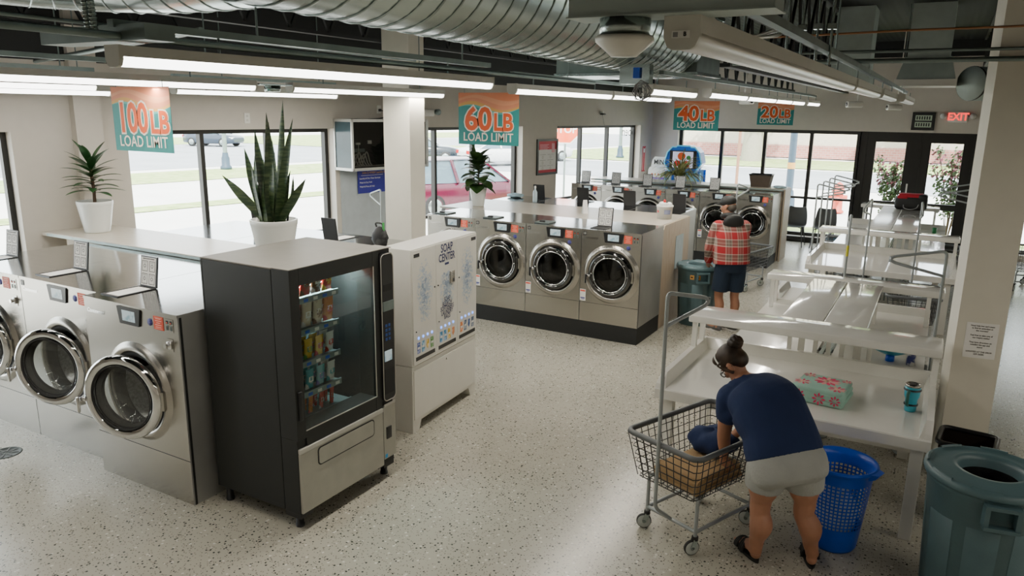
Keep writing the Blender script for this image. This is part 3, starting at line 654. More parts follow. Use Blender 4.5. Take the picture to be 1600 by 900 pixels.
tag(MB().box((-6.36, 10.5, 0), (-3.21, 11.31, .213), BLACKM).build('plinth'), 'black plinth under the back row of the 60LB island', 'plinth')
def endpanel(t):
    pn = MB().prism([(0, 0), (1.16, 0), (1.16, 1.385), (.07, 1.385), (.02, 1.33), (0, 1.25)], 0, .03, WOODP, 'yz').build('end_panel', t, (.005, .0, 0))
    MB().box((.031, .55, .72), (.036, .88, 1.18), mat('panel_poster', (.42, .50, .52), rough=.2)).build('poster', t, (.005, 0, 0))
counter('long pale laminate counter between the numbered washers, with bucket and plant', -6.55, -3.08, 9.29, 10.48, 1.365, 1.39, .0, endpanel)
# island of 40 lb machines
for i in range(6):
    x = -2.99 - .68 * i
    washer('40', x, 14.3, 1, '', ['far-row washer at the aisle end behind the man, dispenser lid closed', 'far-row washer right of the man\'s face, paper lid raised', 'far-row washer behind the white bucket, paper lid raised', 'far-row washer under the spider plant, paper lid raised', 'far-row washer below the claw machines, paper lid raised', 'far-row washer nearest the street wall, paper lid raised'][i], None, 0, i > 0, tagp=i < 2)
tag(MB().box((-6.72, 14.305, 0), (-2.66, 15.05, .198), BLACKM).build('plinth'), 'black plinth under the far row of washers', 'plinth')
def endpanel3(t): MB().box((.0, .02, 0), (.03, .62, 1.4), WOODP).build('end_panel', t)
counter('narrow laminate counter behind the far washer row, carrying the spider plant', -6.65, -2.62, 15.1, 15.75, 1.37, 1.41, .1, endpanel3)
# ------------------------------------------------------------------ snack vending machine
V = thing('vending_machine', 'black snack vending machine with glass front and lit snacks', 'vending machine', (-3.47, 3.29, 0))
# local: x<0 goes into the machine, front faces +x, y 0..1.0
SH = VBLK
b = MB(); h0, h1 = .12, 1.8
b.box((-.84, 0, h0), (-.82, 1.0, h1), SH).box((-.82, 0, h0), (-.165, .02, h1), SH).box((-.82, .98, h0), (-.165, 1.0, h1), SH).box((-.82, .02, h0), (-.165, .98, h0 + .02), SH)
b.box((-.84, 0, h1), (-.165, 1.0, h1 + .012), VTOP); b.build('cabinet', V, bevel=.004)
b = MB()  # door frame: opening y .07-.79, z .71-1.70
b.box((-.155, -.005, .66), (0, .075, h1 + .01), SH).box((-.155, .79, .12), (0, .86, h1 + .01), SH).box((-.155, .075, 1.70), (0, .79, h1 + .01), SH).box((-.155, .075, .6), (0, .79, .715), SH).box((-.155, -.005, .12), (-.01, .075, .66), SH).box((-.155, .86, .12), (-.02, 1.005, h1 + .01), SH)
b.box((-.155, -.005, h1 + .01), (0, 1.005, h1 + .016), VTOP)
fd = b.build('front_door', V, bevel=.006)
MB().add([(-.01, .072, .712), (-.01, .795, .712), (-.01, .795, 1.703), (-.01, .072, 1.703)], [(0, 1, 2, 3)], CGLASS).build('glass_pane', fd)
b = MB()
for a, c in (((.072, .712), (.795, .712)), ((.795, .712), (.795, 1.703))): b.obox((.002, a[0], a[1]), (.002, c[0], c[1]), .006, .006, VSIL, (1, 0, 0))
b.build('glass_trim', fd)
MB().rbox((-.004, .012, .80), (.014, .045, 1.0), BLACK, .006).build('handle', fd)
b = MB().box((-.155, .0, .13), (.006, .855, .565), VSIL).box((-.15, 0.0, .565), (.010, .855, .60), mat('vending_strip', (.55, .54, .50), rough=.35, metal=.4)); b.build('lower_panel', V, bevel=.005)
rr = [(.455 + u, .487 + v) for u, v in roundrect(.59, .135, .03)]
b = MB(); b.prism(rr, .006, .008, BLACK, 'yz'); r2 = [(.455 + u, .487 + v) for u, v in roundrect(.57, .115, .022)]; b.prism(r2, .008, .011, VSIL, 'yz'); b.build('delivery_flap', V)
b = MB(); r1 = [(.935 + u, 1.21 + v) for u, v in roundrect(.145, 1.14, .04)]; b.prism(r1, -.02, .012, BLACK, 'yz'); pan = b.build('payment_panel', V)
MB().tube([(.013, .935 + u, 1.21 + v) for u, v in roundrect(.138, 1.13, .038)], .0035, VSIL, 6, True).build('chrome_trim', pan)
MB().box((.012, .885, .96), (.018, .965, 1.04), SCREEN).build('card_screen', pan)
b = MB()
for i in range(4):
    for j in range(2): b.box((.012, .9 + .035 * j, 1.12 + .035 * i), (.016, .92 + .035 * j, 1.14 + .035 * i), mat('keypad_blue', (.02, .06, .2), rough=.4, emit=(.05, .2, .8), estr=.04))
b.build('keypad', pan); MB().box((.012, .875, 1.35), (.022, .995, 1.42), GALVD).build('bill_slot', pan); MB().box((.012, .89, 1.5), (.016, .98, 1.55), BLACKM).build('display', pan); MB().box((.012, .88, .70), (.015, .99, .90), BLACKM).build('access_panel', pan)
b = MB().box((-.155, .862, .17), (.004, 1.003, .60), VSIL).box((.004, .87, .60), (.01, 1.0, .62), MATS['vending_strip']); cp = b.build('coin_return_panel', V, bevel=.004)
MB().rbox((.0, .89, .33), (.012, .95, .43), BLACK, .006).build('coin_return', cp); MB().box((.004, .872, .18), (.006, .9, .21), mat('sticker_blue', (.05, .35, .7), rough=.4)).build('sticker', cp)
for x, y in ((-.78, .05), (-.78, .95), (-.08, .05), (-.08, .95)): MB().tube([(x, y, 0), (x, y, .02), (x, y, .02), (x, y, .12)], [.03, .03, .026, .026], BLACK, 12).build('foot', V)
MB().box((-.16, .0, .085), (-.02, .12, .125), BLACK).build('leg_bracket', V); MB().box((-.16, .88, .085), (-.02, 1.0, .125), BLACK).build('leg_bracket', V)
ZS = [1.50, 1.27, 1.03, .83]
inn = MB().box((-.60, .02, .62), (-.59, .80, 1.76), mat('vending_liner', (.10, .13, .13), rough=.5)).box((-.60, .80, .62), (-.16, .81, 1.76), BLACKM); inn.build('liner', V)
for z in [1.55, 1.33, 1.10, .88, .70]:
    s = MB().box((-.58, .05, z - .012), (-.17, .60 if z > .8 else .70, z), mat('vending_shelf', (.22, .27, .27), rough=.4, metal=.4)).box((-.17, .05, z - .03), (-.16, .60 if z > .8 else .70, z + .012), MATS['vending_shelf'])
    for k in range(6): s.box((-.159, .085 + .09 * k, z - .022), (-.157, .125 + .09 * k, z + .0), PAPER if k % 2 else BLUEP)
    for k in range(5):
        yy = .095 + .105 * k
        s.tube([(-.19 - .012 * j, yy + .028 * math.cos(j * .9), z + .045 + .035 * math.sin(j * .9)) for j in range(24)], .0025, CHROME, 5)
    s.build('shelf', V)
LED = MB().box((-.24, .06, 1.75), (-.20, .78, 1.765), mat('vending_led', (.9, 1, 1), emit=(.75, 1, 1), estr=9)).build('led_strip', V)
SN = {}
def snack(c1, c2, kind, loc, lab, grp, tilt=-.12):
    key = (c1, c2, kind)
    if key not in SN:
        m1 = mottled('wrapper_%d' % len(SN), c1, c2, 12, .50, .58, .25); mt = mottled('wrapper_band_%d' % len(SN), c2, (.9, .85, .8), 25, .5, .6, .3)
        b = MB()
        w, h, d = {'bag': (.092, .165, .04), 'bar': (.04, .12, .02), 'pouch': (.078, .135, .034)}[kind]
        rings = []
        for i in range(9):
            v = i / 8; th = d * math.sin(PI * v) ** .6 / 2 + .0015; ww = w / 2 * (1 - .06 * math.sin(PI * v))
            rings.append([(th * math.sin(a) if abs(math.sin(a)) > .01 else 0, ww * math.cos(a), h * v) for a in [2 * PI * j / 14 for j in range(14)]])
        b.loft(rings, m1)
        b.add([(d * .52, -w * .28, h * .38), (d * .52, w * .28, h * .38), (d * .50, w * .28, h * .66), (d * .50, -w * .28, h * .66)], [(0, 1, 2, 3)], mt)
        for z in (0, h): b.box((-.0015, -w / 2, z - .006), (.0015, w / 2, z + .006), m1)
        o = b.build('snack_packet'); SN[key] = o.data
    else: o = place(SN[key], 'snack_packet')
    o.location = loc; o.rotation_euler = (0, tilt, 0); return tag(o, lab, 'snack', grp)
RED = (.55, .03, .02); YEL = (.70, .45, .03); GRN = (.10, .28, .05); BRN = (.16, .07, .03); CRM = (.62, .52, .38); BLU = (.03, .08, .35); ORG = (.65, .20, .03); TEA = (.05, .32, .38); WHT = (.7, .7, .7)
ROWS = [(1.56, 'bag', [(RED, WHT), (RED, CRM), (RED, BRN), (BRN, WHT), (RED, YEL)], 'snack packets on the top vending shelf', 'red or brown snack packet on the topmost shelf behind the vending glass'),
        (1.34, 'bag', [(RED, BLU), (RED, ORG), (CRM, WHT), (CRM, BRN), (ORG, RED)], 'bagged snacks on the second vending shelf', 'tall bagged snack on the second shelf behind the vending glass'),
        (1.11, 'pouch', [(BRN, GRN), (RED, WHT), (YEL, GRN), (YEL, RED), (WHT, RED)], 'snack pouches on the third vending shelf', 'colourful snack pouch on the third shelf behind the vending glass'),
        (.89, 'pouch', [(TEA, WHT), (TEA, BLU), (TEA, WHT), (TEA, BLU), (WHT, TEA)], 'pale teal packets on the fourth vending shelf', 'pale teal snack packet on the fourth shelf behind the vending glass'),
        (.71, 'bar', [(BLU, RED), (BRN, YEL), (ORG, RED), (RED, WHT), (RED, BRN)], 'candy bars on the bottom vending shelf', 'candy bar leaning in a coil on the bottom vending shelf')]
for z, kind, cols, grp, lab in ROWS:
    for i, (a, c) in enumerate(cols):
        for j in range(2): snack(a, c, kind, (-3.47 - .20 - .06 * j, 3.29 + .105 + .105 * i, z + .007), lab, grp, .1)
# ------------------------------------------------------------------ soap vending cabinet
SC = thing('soap_vending_machine', 'white soap center vending cabinet beside the black vending machine', 'soap dispenser', (-3.795, 4.95, 0), R(4.2))
CW = mat('cabinet_white', (.74, .72, .66), rough=.35, var=.015)
b = MB().box((-.30, 0, .62), (0, 1.155, 1.655), CW)
b.build('cabinet', SC, bevel=.004)
pz = [(0, 0), (.10, 0), (.14, .09), (1.015, .09), (1.055, 0), (1.155, 0), (1.155, .615), (0, .615)]
b = MB().prism(pz, -.30, -.005, CW, 'yz'); lo = b.build('lower_cabinet', SC, bevel=.003)
MB().box((-.006, .02, .12), (.004, 1.135, .575), CW).build('lower_door', lo, bevel=.003); MB().lathe([(0, .012), (.008, .01), (.01, .004)], CHROME, (0, .57, .535), 12, 'x').build('lock', lo)
SNOW = mottled('frost_print', (.74, .73, .69), (.36, .46, .58), 30, .42, .60, .4)
DBL = mat('navy_print', (.02, .03, .12), rough=.5)
for i in range(3):
    y0 = .01 + i * .38; c = y0 + .1875
    pn = MB().box((0, y0, .63), (.012, y0 + .375, 1.645), CW).build('door', SC, bevel=.003)
    fl = MB(); random.seed(30 + i)
    zc = 1.26
    for k in range(330):
        a = random.random() * 2 * PI; q = random.random() ** .7; yy = c + q * .125 * math.cos(a); zz = zc + q * .29 * math.sin(a); s = .012 + .018 * (1 - q) * random.random()
        if i == 1 and (zz > 1.36 or zz < 1.08): continue
        t_ = random.random() * PI
        fl.add([(.0128 + k * 2e-6, yy + s * math.cos(t_ + g), zz + s * math.sin(t_ + g) * (1, .35, 1, .35)[n_]) for n_, g in enumerate((0, PI / 2, PI, 1.5 * PI))], [(0, 1, 2, 3)],
               (mat('frost_pale', (.60, .64, .67), rough=.4), mat('frost_blue', (.46, .54, .62), rough=.4), mat('frost_deep', (.30, .37, .50), rough=.4))[min(2, int((1 - q) * 3 * random.random() + .6))])
    fl.build('snowflake_print', pn)
    for k in range(4):
        MB().lathe([(0, .018), (.011, .017), (.0135, .012)], mat('blue_led', (.1, .2, .9), emit=(.12, .3, 1), estr=2.2), (0, c - .11 + .073 * k, .865), 14, 'x').build('button', pn)
    cols = [[BLU, (.1, .3, .5), YEL, GRN], [(.04, .25, .5), (.04, .25, .5), YEL, ORG], [ORG, (.05, .1, .2), (.04, .1, .3), (.1, .15, .25)]][i]
    lb = MB()
    for k in range(4):
        yy = c - .11 + .073 * k; m = mottled('soap_label_%d_%d' % (i, k), cols[k], [min(1, v + .35) for v in cols[k]], 30, .45, .6, .4)
        if (i + k) % 2 or k < 2: lb.box((.012, yy - .024, .725), (.0135, yy + .024, .825), m).box((.0135, yy - .018, .765), (.014, yy + .018, .785), PAPER)
        else: lb.prism([(yy - .022, .82), (yy - .02, .76), (yy, .735), (yy + .02, .76), (yy + .022, .82)], .012, .0135, m, 'yz')
    lb.build('product_labels', pn)
    MB().box((.012, y0 + .03, .665), (.0145, y0 + .345, .70), BLACK).build('vend_slot', pn)
    MB().lathe([(0, .02), (.007, .018), (.008, .012)], BLACK, (0, y0 + (.35 if i == 0 else .03), 1.27), 10, 'x').lathe([(0, .02), (.006, .018), (.007, .012)], BLACK, (0, y0 + .04, .93), 10, 'x').build('key_lock', pn)
    if i == 1:
        tx = MB()
        tx.text('SOAP', .105, (.0135, c, 1.59), (0, 1, 0), (0, 0, 1), DBL, .022, squash=.82).text('CENTER', .10, (.0135, c, 1.505), (0, 1, 0), (0, 0, 1), DBL, .022, squash=.78)
        for k, s in enumerate(('SOAP', 'BLEACH', 'SOFTENERS', 'LAUNDRY', 'BAGS')): tx.text(s, .058, (.0135, c, 1.115 - .042 * k), (0, 1, 0), (0, 0, 1), DBL, .016, squash=.8)
        tx.box((.012, c - .035, 1.435), (.0135, c + .035, 1.455), MATS['navy_print']); tx.build('lettering', pn)
        MB().rbox((.010, c + .05, 1.25), (.022, c + .13, 1.36), STEEL, .004).box((.022, c + .095, 1.26), (.024, c + .12, 1.29), BLACK).build('coin_plate', pn)
    else:
        MB().box((.012, y0 + (.02 if i == 0 else .27), 1.585), (.015, y0 + (.105 if i == 0 else .355), 1.615), BLACK).build('display', pn)
# ------------------------------------------------------------------ folding tables
def rim_profile(b, side, x0, x1, y0, y1, z, hgt, t=.045, cut=.14):
    """raised rim on one side, front corner cut at a slant when it runs along y"""
    if side in 'LR':
        x = x0 if side == 'L' else x1 - t
        b.prism([(y0 + .012, z), (y1, z), (y1, z + hgt), (y0 + cut, z + hgt), (y0 + .03, z + .03)], x, x + t, FIBRE, 'yz')
        xi = x + t if side == 'L' else x; s = .03 if side == 'L' else -.03
        b.add([(xi, y0 + .02, z), (xi, y1, z), (xi, y1, z + hgt), (xi, y0 + cut, z + hgt), (xi + s, y0 + .02, z), (xi + s, y1, z)], [(4, 5, 2, 3), (0, 4, 3), (1, 2, 5)], FIBRE)
    else:
        y = y1 - t if side == 'B' else y0; yi = y if side == 'B' else y + t; s = -.03 if side == 'B' else .03
        b.box((x0 + t, y, z), (x1 - t, y + t, z + hgt), FIBRE)
        b.add([(x0, yi, z), (x1, yi, z), (x1, yi, z + hgt), (x0, yi, z + hgt), (x0, yi + s, z), (x1, yi + s, z)], [(4, 5, 2, 3), (0, 4, 3), (1, 2, 5)], FIBRE)
def folding_table(lab, x0, x1, y0, y1, z, rims, legs, hgt=.09, grp=None):
    cx, cy = (x0 + x1) / 2, (y0 + y1) / 2
    t = thing('folding_table', lab, 'folding table', (cx, cy, 0), 0, grp); x0 -= cx; x1 -= cx; y0 -= cy; y1 -= cy
    b = MB().prism([(y0, z - .008), (y0 + .008, z), (y1, z), (y1, z - .045), (y0 + .03, z - .045), (y0 + .03, z - .08), (y0, z - .08)], x0, x1, FIBRE, 'yz')
    for s in rims: rim_profile(b, s, x0, x1, y0, y1, z, hgt)
    b.build('tabletop', t)
    for lx, ly in legs:
        MB().box((lx - cx - .04, ly - cy - .04, 0), (lx - cx + .04, ly - cy + .04, z - .045), FIBRE).build('leg', t, bevel=.004)
    return t
def crossbar(t, p, q): MB().obox(p, q, .06, .06, FIBRE).build('crossbar', t)
t1 = folding_table('big white front folding table holding the floral towel and tumbler', -1.72, .15, 5.27, 6.55, .75, 'LRB', [(-1.63, 5.36), (.075, 5.345), (-1.63, 6.45), (-.78, 6.45)])
crossbar(t1, (-.7 + .77, .55, .2), (.85, .55, .2))
folding_table('white side folding table left of the near divider, facing the man', -1.54, -.79, 6.6, 8.62, .745, 'B', [(-1.47, 6.72), (-1.47, 8.5), (-.86, 8.5)], .05)
folding_table('white side folding table right of the near divider, with blue cap and bottle', -.66, .06, 6.6, 8.85, .745, 'B', [(-.01, 6.72), (-.01, 8.75), (-.59, 8.75)], .08)
folding_table('small white folding table beyond the near station, with slanted end rim', -1.53, -.72, 8.74, 9.5, .745, 'L', [(-1.45, 8.85), (-1.45, 9.42), (-.8, 9.42)])
folding_table('white front folding table of the far station, nearest the carts', -1.53, .30, 11.0, 12.55, .78, 'LRB', [(-1.45, 11.1), (.22, 11.1), (-1.45, 12.4), (.22, 12.4)])
folding_table('white side folding table left of the far divider', -1.46, -.63, 12.62, 16.1, .745, 'B', [(-1.38, 12.8), (-1.38, 15.9), (-.7, 15.9)], .10)
folding_table('white side folding table right of the far divider, a green cup on it', -.56, .16, 12.62, 16.0, .745, 'B', [(.09, 12.8), (.09, 15.9), (-.5, 15.9)], .10)
def shelf(lab, xa, xb, ya, yb, z, posts, th=.065, slats=(), zb=.75, sb=.745):
    cx, cy = (xa + xb) / 2, (ya + yb) / 2
    t = thing('raised_shelf', lab, 'shelf', (cx, cy, 0))
    MB().rbox((xa - cx, ya - cy, z - th), (xb - cx, yb - cy, z), FIBRE, .012).build('shelf_board', t)
    for x, y in posts: MB().box((x - cx - .02, y - cy - .02, zb), (x - cx + .02, y - cy + .02, z - th + .01), FIBRE).build('post', t)
    for x, y in slats: MB().box((x - cx - .018, y - cy - .01, sb), (x - cx + .018, y - cy + .01, z - th + .01), FIBRE).build('slat', t)
    return t
sl = [(-.98 + .105 * i, 6.615) for i in range(7)]
shelf('nearest raised white cross shelf over the big front folding table', -1.74, .16, 6.13, 6.52, 1.13, [(-1.697, 6.2), (-1.697, 6.44), (.127, 6.2), (.127, 6.44)], slats=sl, zb=.84, sb=.745)
shelf('second raised white cross shelf, at the back of the near station', -1.53, .16, 8.32, 8.62, 1.12, [(-1.47, 8.36), (-1.47, 8.57), (.03, 8.36)], zb=.745)
shelf('third raised white cross shelf, at the front of the far station', -1.55, .32, 12.2, 12.55, 1.13, [(-1.507, 12.26), (-1.507, 12.48), (.277, 12.26), (.277, 12.48)], slats=[(-.95 + .11 * i, 12.635) for i in range(8)], zb=.87, sb=.745)
shelf('farthest raised white cross shelf near the entrance doors', -1.33, .02, 16.12, 16.5, 1.13, [(-1.27, 16.2), (-1.27, 16.43), (-.05, 16.2), (-.05, 16.43)], zb=0)
BOARD = mottled('marbled_white_board', (.76, .75, .72), (.66, .67, .66), 5, .5, .62, .2)
def board(lab, xa, xb, ya, yb, z, m=FIBRE, legs=()):
    t = thing('divider_shelf', lab, 'shelf', ((xa + xb) / 2, (ya + yb) / 2, 0)); w, l = (xb - xa) / 2, (yb - ya) / 2
    MB().rbox((-w, -l, z - .05), (w, l, z), m, .008).build('shelf_board', t)
    for y in (-l + .1, l - .1):
        for x in legs: MB().box((x - .018, y - .018, .745), (x + .018, y + .018, z - .045), FIBRE).build('post', t)
board('left of the two long raised boards down the near station', -1.055, -.727, 6.53, 8.31, 1.125, legs=(.0,))
board('right of the two long raised boards down the near station', -.718, -.385, 6.53, 8.31, 1.125, legs=(.12,))
board('left marbled long raised board down the far station', -.93, -.60, 12.56, 16.1, 1.12, BOARD, legs=(.0,))
board('right plain long raised board down the far station, under the bag', -.585, -.24, 12.56, 16.1, 1.12, legs=(.1,))
for ya, yb, lab in ((6.6, 8.6, 'steel rail in the gap of the near divider'), (12.65, 16, 'steel rail in the gap of the far divider')):
    x = -.725 if ya < 10 else -.595
    tag(MB().box((x - .045, ya, .70), (x - .012, yb, .735), GALV).box((x + .012, ya, .70), (x + .045, yb, .735), GALV).box((x - .04, ya + .1, 0), (x - .015, ya + .13, .7), GALV).box((x - .04, yb - .13, 0), (x - .015, yb - .1, .7), GALV).box((x + .015, ya + .1, 0), (x + .04, ya + .13, .7), GALV).box((x + .015, yb - .13, 0), (x + .04, yb - .1, .7), GALV).build('divider_rail'), lab, 'rail')
# ------------------------------------------------------------------ laundry carts
def cart_proto(z1):
    t = thing('laundry_cart', 'x', 'laundry cart')
    z0 = z1 - .32; bx, by, tx, ty = .235, .385, .29, .445
    def wall_pt(u, v):  # u around 0..4 (sides), v 0..1 up
        i = int(u) % 4; f = u - int(u); X = bx + (tx - bx) * v; Y = by + (ty - by) * v
        c = [(-X, -Y), (X, -Y), (X, Y), (-X, Y)]; a, b_ = c[i], c[(i + 1) % 4]
        return (a[0] + (b_[0] - a[0]) * f, a[1] + (b_[1] - a[1]) * f, z0 + (z1 - z0) * v)
    w = MB(); n = [9, 14, 9, 14]
    for i in range(4):
        for k in range(n[i]): u = i + k / n[i]; w.tube([wall_pt(u, 0), wall_pt(u, 1)], .0032, CARTW, 4, caps=False)
    for v in (0, .17, .34, .51, .68, .85): w.tube([wall_pt(i + f, v) for i in range(4) for f in (.04, .96)], .0036, CARTW, 4, True)
    for k in range(9): x = -bx + 2 * bx * (k + .5) / 9; w.tube([(x, -by, z0), (x, by, z0)], .003, CARTW, 4, caps=False)
    for k in range(13): y = -by + 2 * by * (k + .5) / 13; w.tube([(-bx, y, z0), (bx, y, z0)], .003, CARTW, 4, caps=False)
    w.build('basket', t, fix=False)
    b = MB(); P = [(u, v, z1) for u, v in roundrect(2 * tx + .01, 2 * ty + .01, .06, 4)]; b.tube(P, .019, CARTR, 8, True); b.build('rim', t)
    f = MB(); fx, fy = .205, .30
    for s in (-1, 1):
        f.tube([(s * fx, -fy, .16), (s * fx, fy, .16)], .013, CARTG); f.tube([(-fx, s * fy, .16), (fx, s * fy, .16)], .013, CARTG)
        for q in (-1, 1): f.tube(fillet([(s * fx, q * fy, .125), (s * fx, q * fy, z0 - .02), (s * fx * .8, q * fy * .9, z0 - .01)], .03), .0125, CARTG)
    f.build('frame', t)
    p = MB(); y = -.33
    p.tube(fillet([(0, -fy, .16), (0, -.47, .30), (0, -.475, 1.74), (0, -.07, 1.65), (0, -.07, 1.61), (0, -.47, 1.53)], .045, 5), .0125, CARTG, 8); p.build('hanging_pole', t)
    for s in (-1, 1):
        for q in (-1, 1):
            a = {(-1, -1): -.75, (1, -1): -.45, (1, 1): -1.2, (-1, 1): .2}[(s, q)]
            c, sn = math.cos(a), math.sin(a)
            k = MB(); k.tube([(s * fx, q * fy, .105), (s * fx, q * fy, .13)], .022, RUBBER, 12)
            for g in (-1, 1): k.obox((s * fx + g * .018 * c, q * fy + g * .018 * sn, .11), (s * fx + g * .018 * c + .02 * sn, q * fy + g * .018 * sn - .02 * c, .05), .03, .004, GALV, (c, sn, 0))
            cs = k.build('caster', t)
            wh = MB().lathe([(.012, -.014), (.044, -.014), (.046, -.012)], WHEELG, n=24, axis='x').lathe([(.046, -.013), (.0505, -.010), (.052, 0), (.0505, .010), (.046, .013)], RUBBER, n=28, axis='x').lathe([(.046, .012), (.044, .014), (.012, .014)], WHEELG, n=24, axis='x').lathe([(0, -.02), (.012, -.02), (.012, .02), (0, .02)], GALV, n=12, axis='x')
            wh.build('wheel', cs, (s * fx + .02 * sn, q * fy - .02 * c, .052), a)
    return t
C0 = cart_proto(.735); C0.location = (-1.185, 4.755, 0); C0.rotation_euler = (0, 0, R(-22)); C0['label'] = 'grey wire laundry cart that the woman in navy leans over, with tan towel'
CP = []
def cart(px_, py_, rz, lab, grp=None):
    """pole foot at (px,py); rz turns the cart"""
    x = px_ + .475 * math.cos(rz + PI / 2); y = py_ + .475 * math.sin(rz + PI / 2)
    
    if not CP: CP.append(cart_proto(.665)); c = CP[0]; c.location = (x, y, 0); c.rotation_euler = (0, 0, rz); c['label'] = lab; return c
    return dup(CP[0], (x, y, 0), rz, lab, grp)
cart(.105, 6.98, R(90), 'laundry cart pushed under the near station, its pole rising by the right-hand column')
cart(-.823, 8.98, R(8), 'laundry cart behind the second cross shelf, yellow tape on its pole')
cart(-.774, 10.96, R(172), 'laundry cart whose bare dark pole stands before the far station')
cart(-.19, 10.95, R(184), 'laundry cart whose hook is seen edge-on below the red and black bag')
for i, (x, y) in enumerate(((-1.72, 12.85), (-1.72, 13.5), (-1.72, 14.25), (-1.72, 14.95))):
    cart(x, y, R(-90), ['laundry cart parked left of the far station, nearest of four in a row', 'laundry cart second from the near end of the row of four', 'laundry cart third from the near end of the row of four', 'laundry cart at the door end of the row of four'][i])
cart(.40, 13.3, R(90), 'laundry cart at the right side of the far station, hook before the door, nearer one'); cart(.42, 14.4, R(90), 'laundry cart at the right side of the far station, hook before the door, farther one')
cart(-2.79, 12.04, R(-12), 'laundry cart between the man and the last far-row washer')
cart(-6.62, 8.0, R(60), 'laundry cart behind the middle column, its hook over the blue sign')
cart(1.5, 14.6, R(20), 'laundry cart cut off at the right edge beyond the column')
tape = MB().tube([(0, 0, 0), (0, 0, .12)], .0145, mat('yellow_tape', (.6, .55, .03)), 8).build('pole_tape'); 
for o in bpy.data.objects:
    if o.get('label', '').endswith('yellow tape on its pole'): tape.parent = o; tape.location = (0, -.475, 1.28)
# ------------------------------------------------------------------ waste bins
def brute(lab, loc, rz, h, r, stickers=False):
    t = thing('waste_bin', lab, 'trash can', loc, rz); k = r
    b = MB().lathe([(0, 0), (k * .80, 0), (k * .82, .015), (k * .955, h - .05), (k * .97, h - .045), (k * .985, h - .02), (k * .985, h), (k * .94, h), (k * .93, h - .06), (k * .78, .03), (0, .03)], BRUTE, n=56)
    for i in range(8):
        a0 = 2 * PI * i / 8; b.lathe([(k * .83, .05), (k * .838, .055), (k * .93, h * .74), (k * .92, h * .745)], BRUTE, n=6, a0=a0, a1=a0 + .55)
    b.build('bin_body', t)
    l = MB().lathe([(k * .95, h - .012), (k * 1.02, h - .012), (k * 1.035, h + .002), (k * 1.02, h + .03), (k * .96, h + .04), (k * .90, h + .026), (k * .60, h + .05), (k * .52, h + .046), (k * .50, h + .02), (k * .47, h - .02)], BRUTE, n=64)
    for i in range(8):
        a = 2 * PI * i / 8; l.lathe([(k * .945, h + .03), (k * .955, h + .047), (k * .99, h + .045), (k * 1.01, h + .028)], BRUTE, n=6, a0=a, a1=a + .45)
    l.build('lid', t)
    MB().lathe([(k * .52, h - .012), (k * .49, h - .05), (k * .46, h - .22), (k * .2, h - .40), (0, h - .42)], BAG, n=36).build('bin_liner', t)
    for a in (R(-62), R(118)):
        c, s = math.cos(a), math.sin(a); g = MB()
        P = lambda u, v, w: (c * (k * .96 + w) - s * u, s * (k * .96 + w) + c * u, v)
        for u in (-.075, .075): g.add([P(u - .012, h - .03, -.02), P(u + .012, h - .03, -.02), P(u + .012, h - .03, .05), P(u - .012, h - .03, .05), P(u - .012, h - .16, -.02), P(u + .012, h - .16, -.02), P(u + .012, h - .16, .045), P(u - .012, h - .16, .045)], [(0, 1, 2, 3), (7, 6, 5, 4), (0, 4, 5, 1), (1, 5, 6, 2), (2, 6, 7, 3), (3, 7, 4, 0)], BRUTE)
        g.obox(P(-.087, h - .155, .03), P(.087, h - .155, .03), .05, .02, BRUTE); g.obox(P(-.087, h - .035, .02), P(.087, h - .035, .02), .06, .02, BRUTE); g.build('handle', t)
    if stickers:
        for a0, m in ((-.18, BYEL), (.12, mat('sticker_orange', (.75, .28, .02), rough=.4))):
            MB().lathe([(k * .955, h - .13), (k * .965, h - .07)], m, n=5, a0=R(-62) - .42 + a0, a1=R(-62) - .42 + a0 + .2).lathe([(k * .962, h - .11), (k * .966, h - .09)], BLACK, n=3, a0=R(-62) - .38 + a0, a1=R(-62) - .38 + a0 + .1).build('warning_sticker', t)
    return t
brute('big grey-green round waste bin at lower right with a hole in its lid', (.445, 4.80, 0), R(-18), .80, .325)
brute('grey-green round waste bin with yellow stickers beside the man', (-2.73, 9.93, 0), R(0), .78, .285, True)
t = thing('waste_bin', 'dark brown square bin with black rim between the table end and the right column', 'trash can', (.20, 5.66, 0), R(-6))
DBR = mat('dark_brown', (.018, .009, .006), rough=.5)
MB().add([(0.02, .02, 0), (.30, .02, 0), (.30, .30, 0), (.02, .30, 0), (0, 0, .60), (.32, 0, .60), (.32, .32, .60), (0, .32, .60)], [(3, 2, 1, 0), (0, 1, 5, 4), (1, 2, 6, 5), (2, 3, 7, 6), (3, 0, 4, 7)], DBR).build('bin_body', t)
MB().tube([(x, y, .61) for x, y in roundrect(.34, .34, .05)], .018, BLACK, 8, True).build('rim', t, (.16, .16, 0)); MB().box((.02, .02, .5), (.3, .3, .51), BLACKM).build('bin_liner', t)
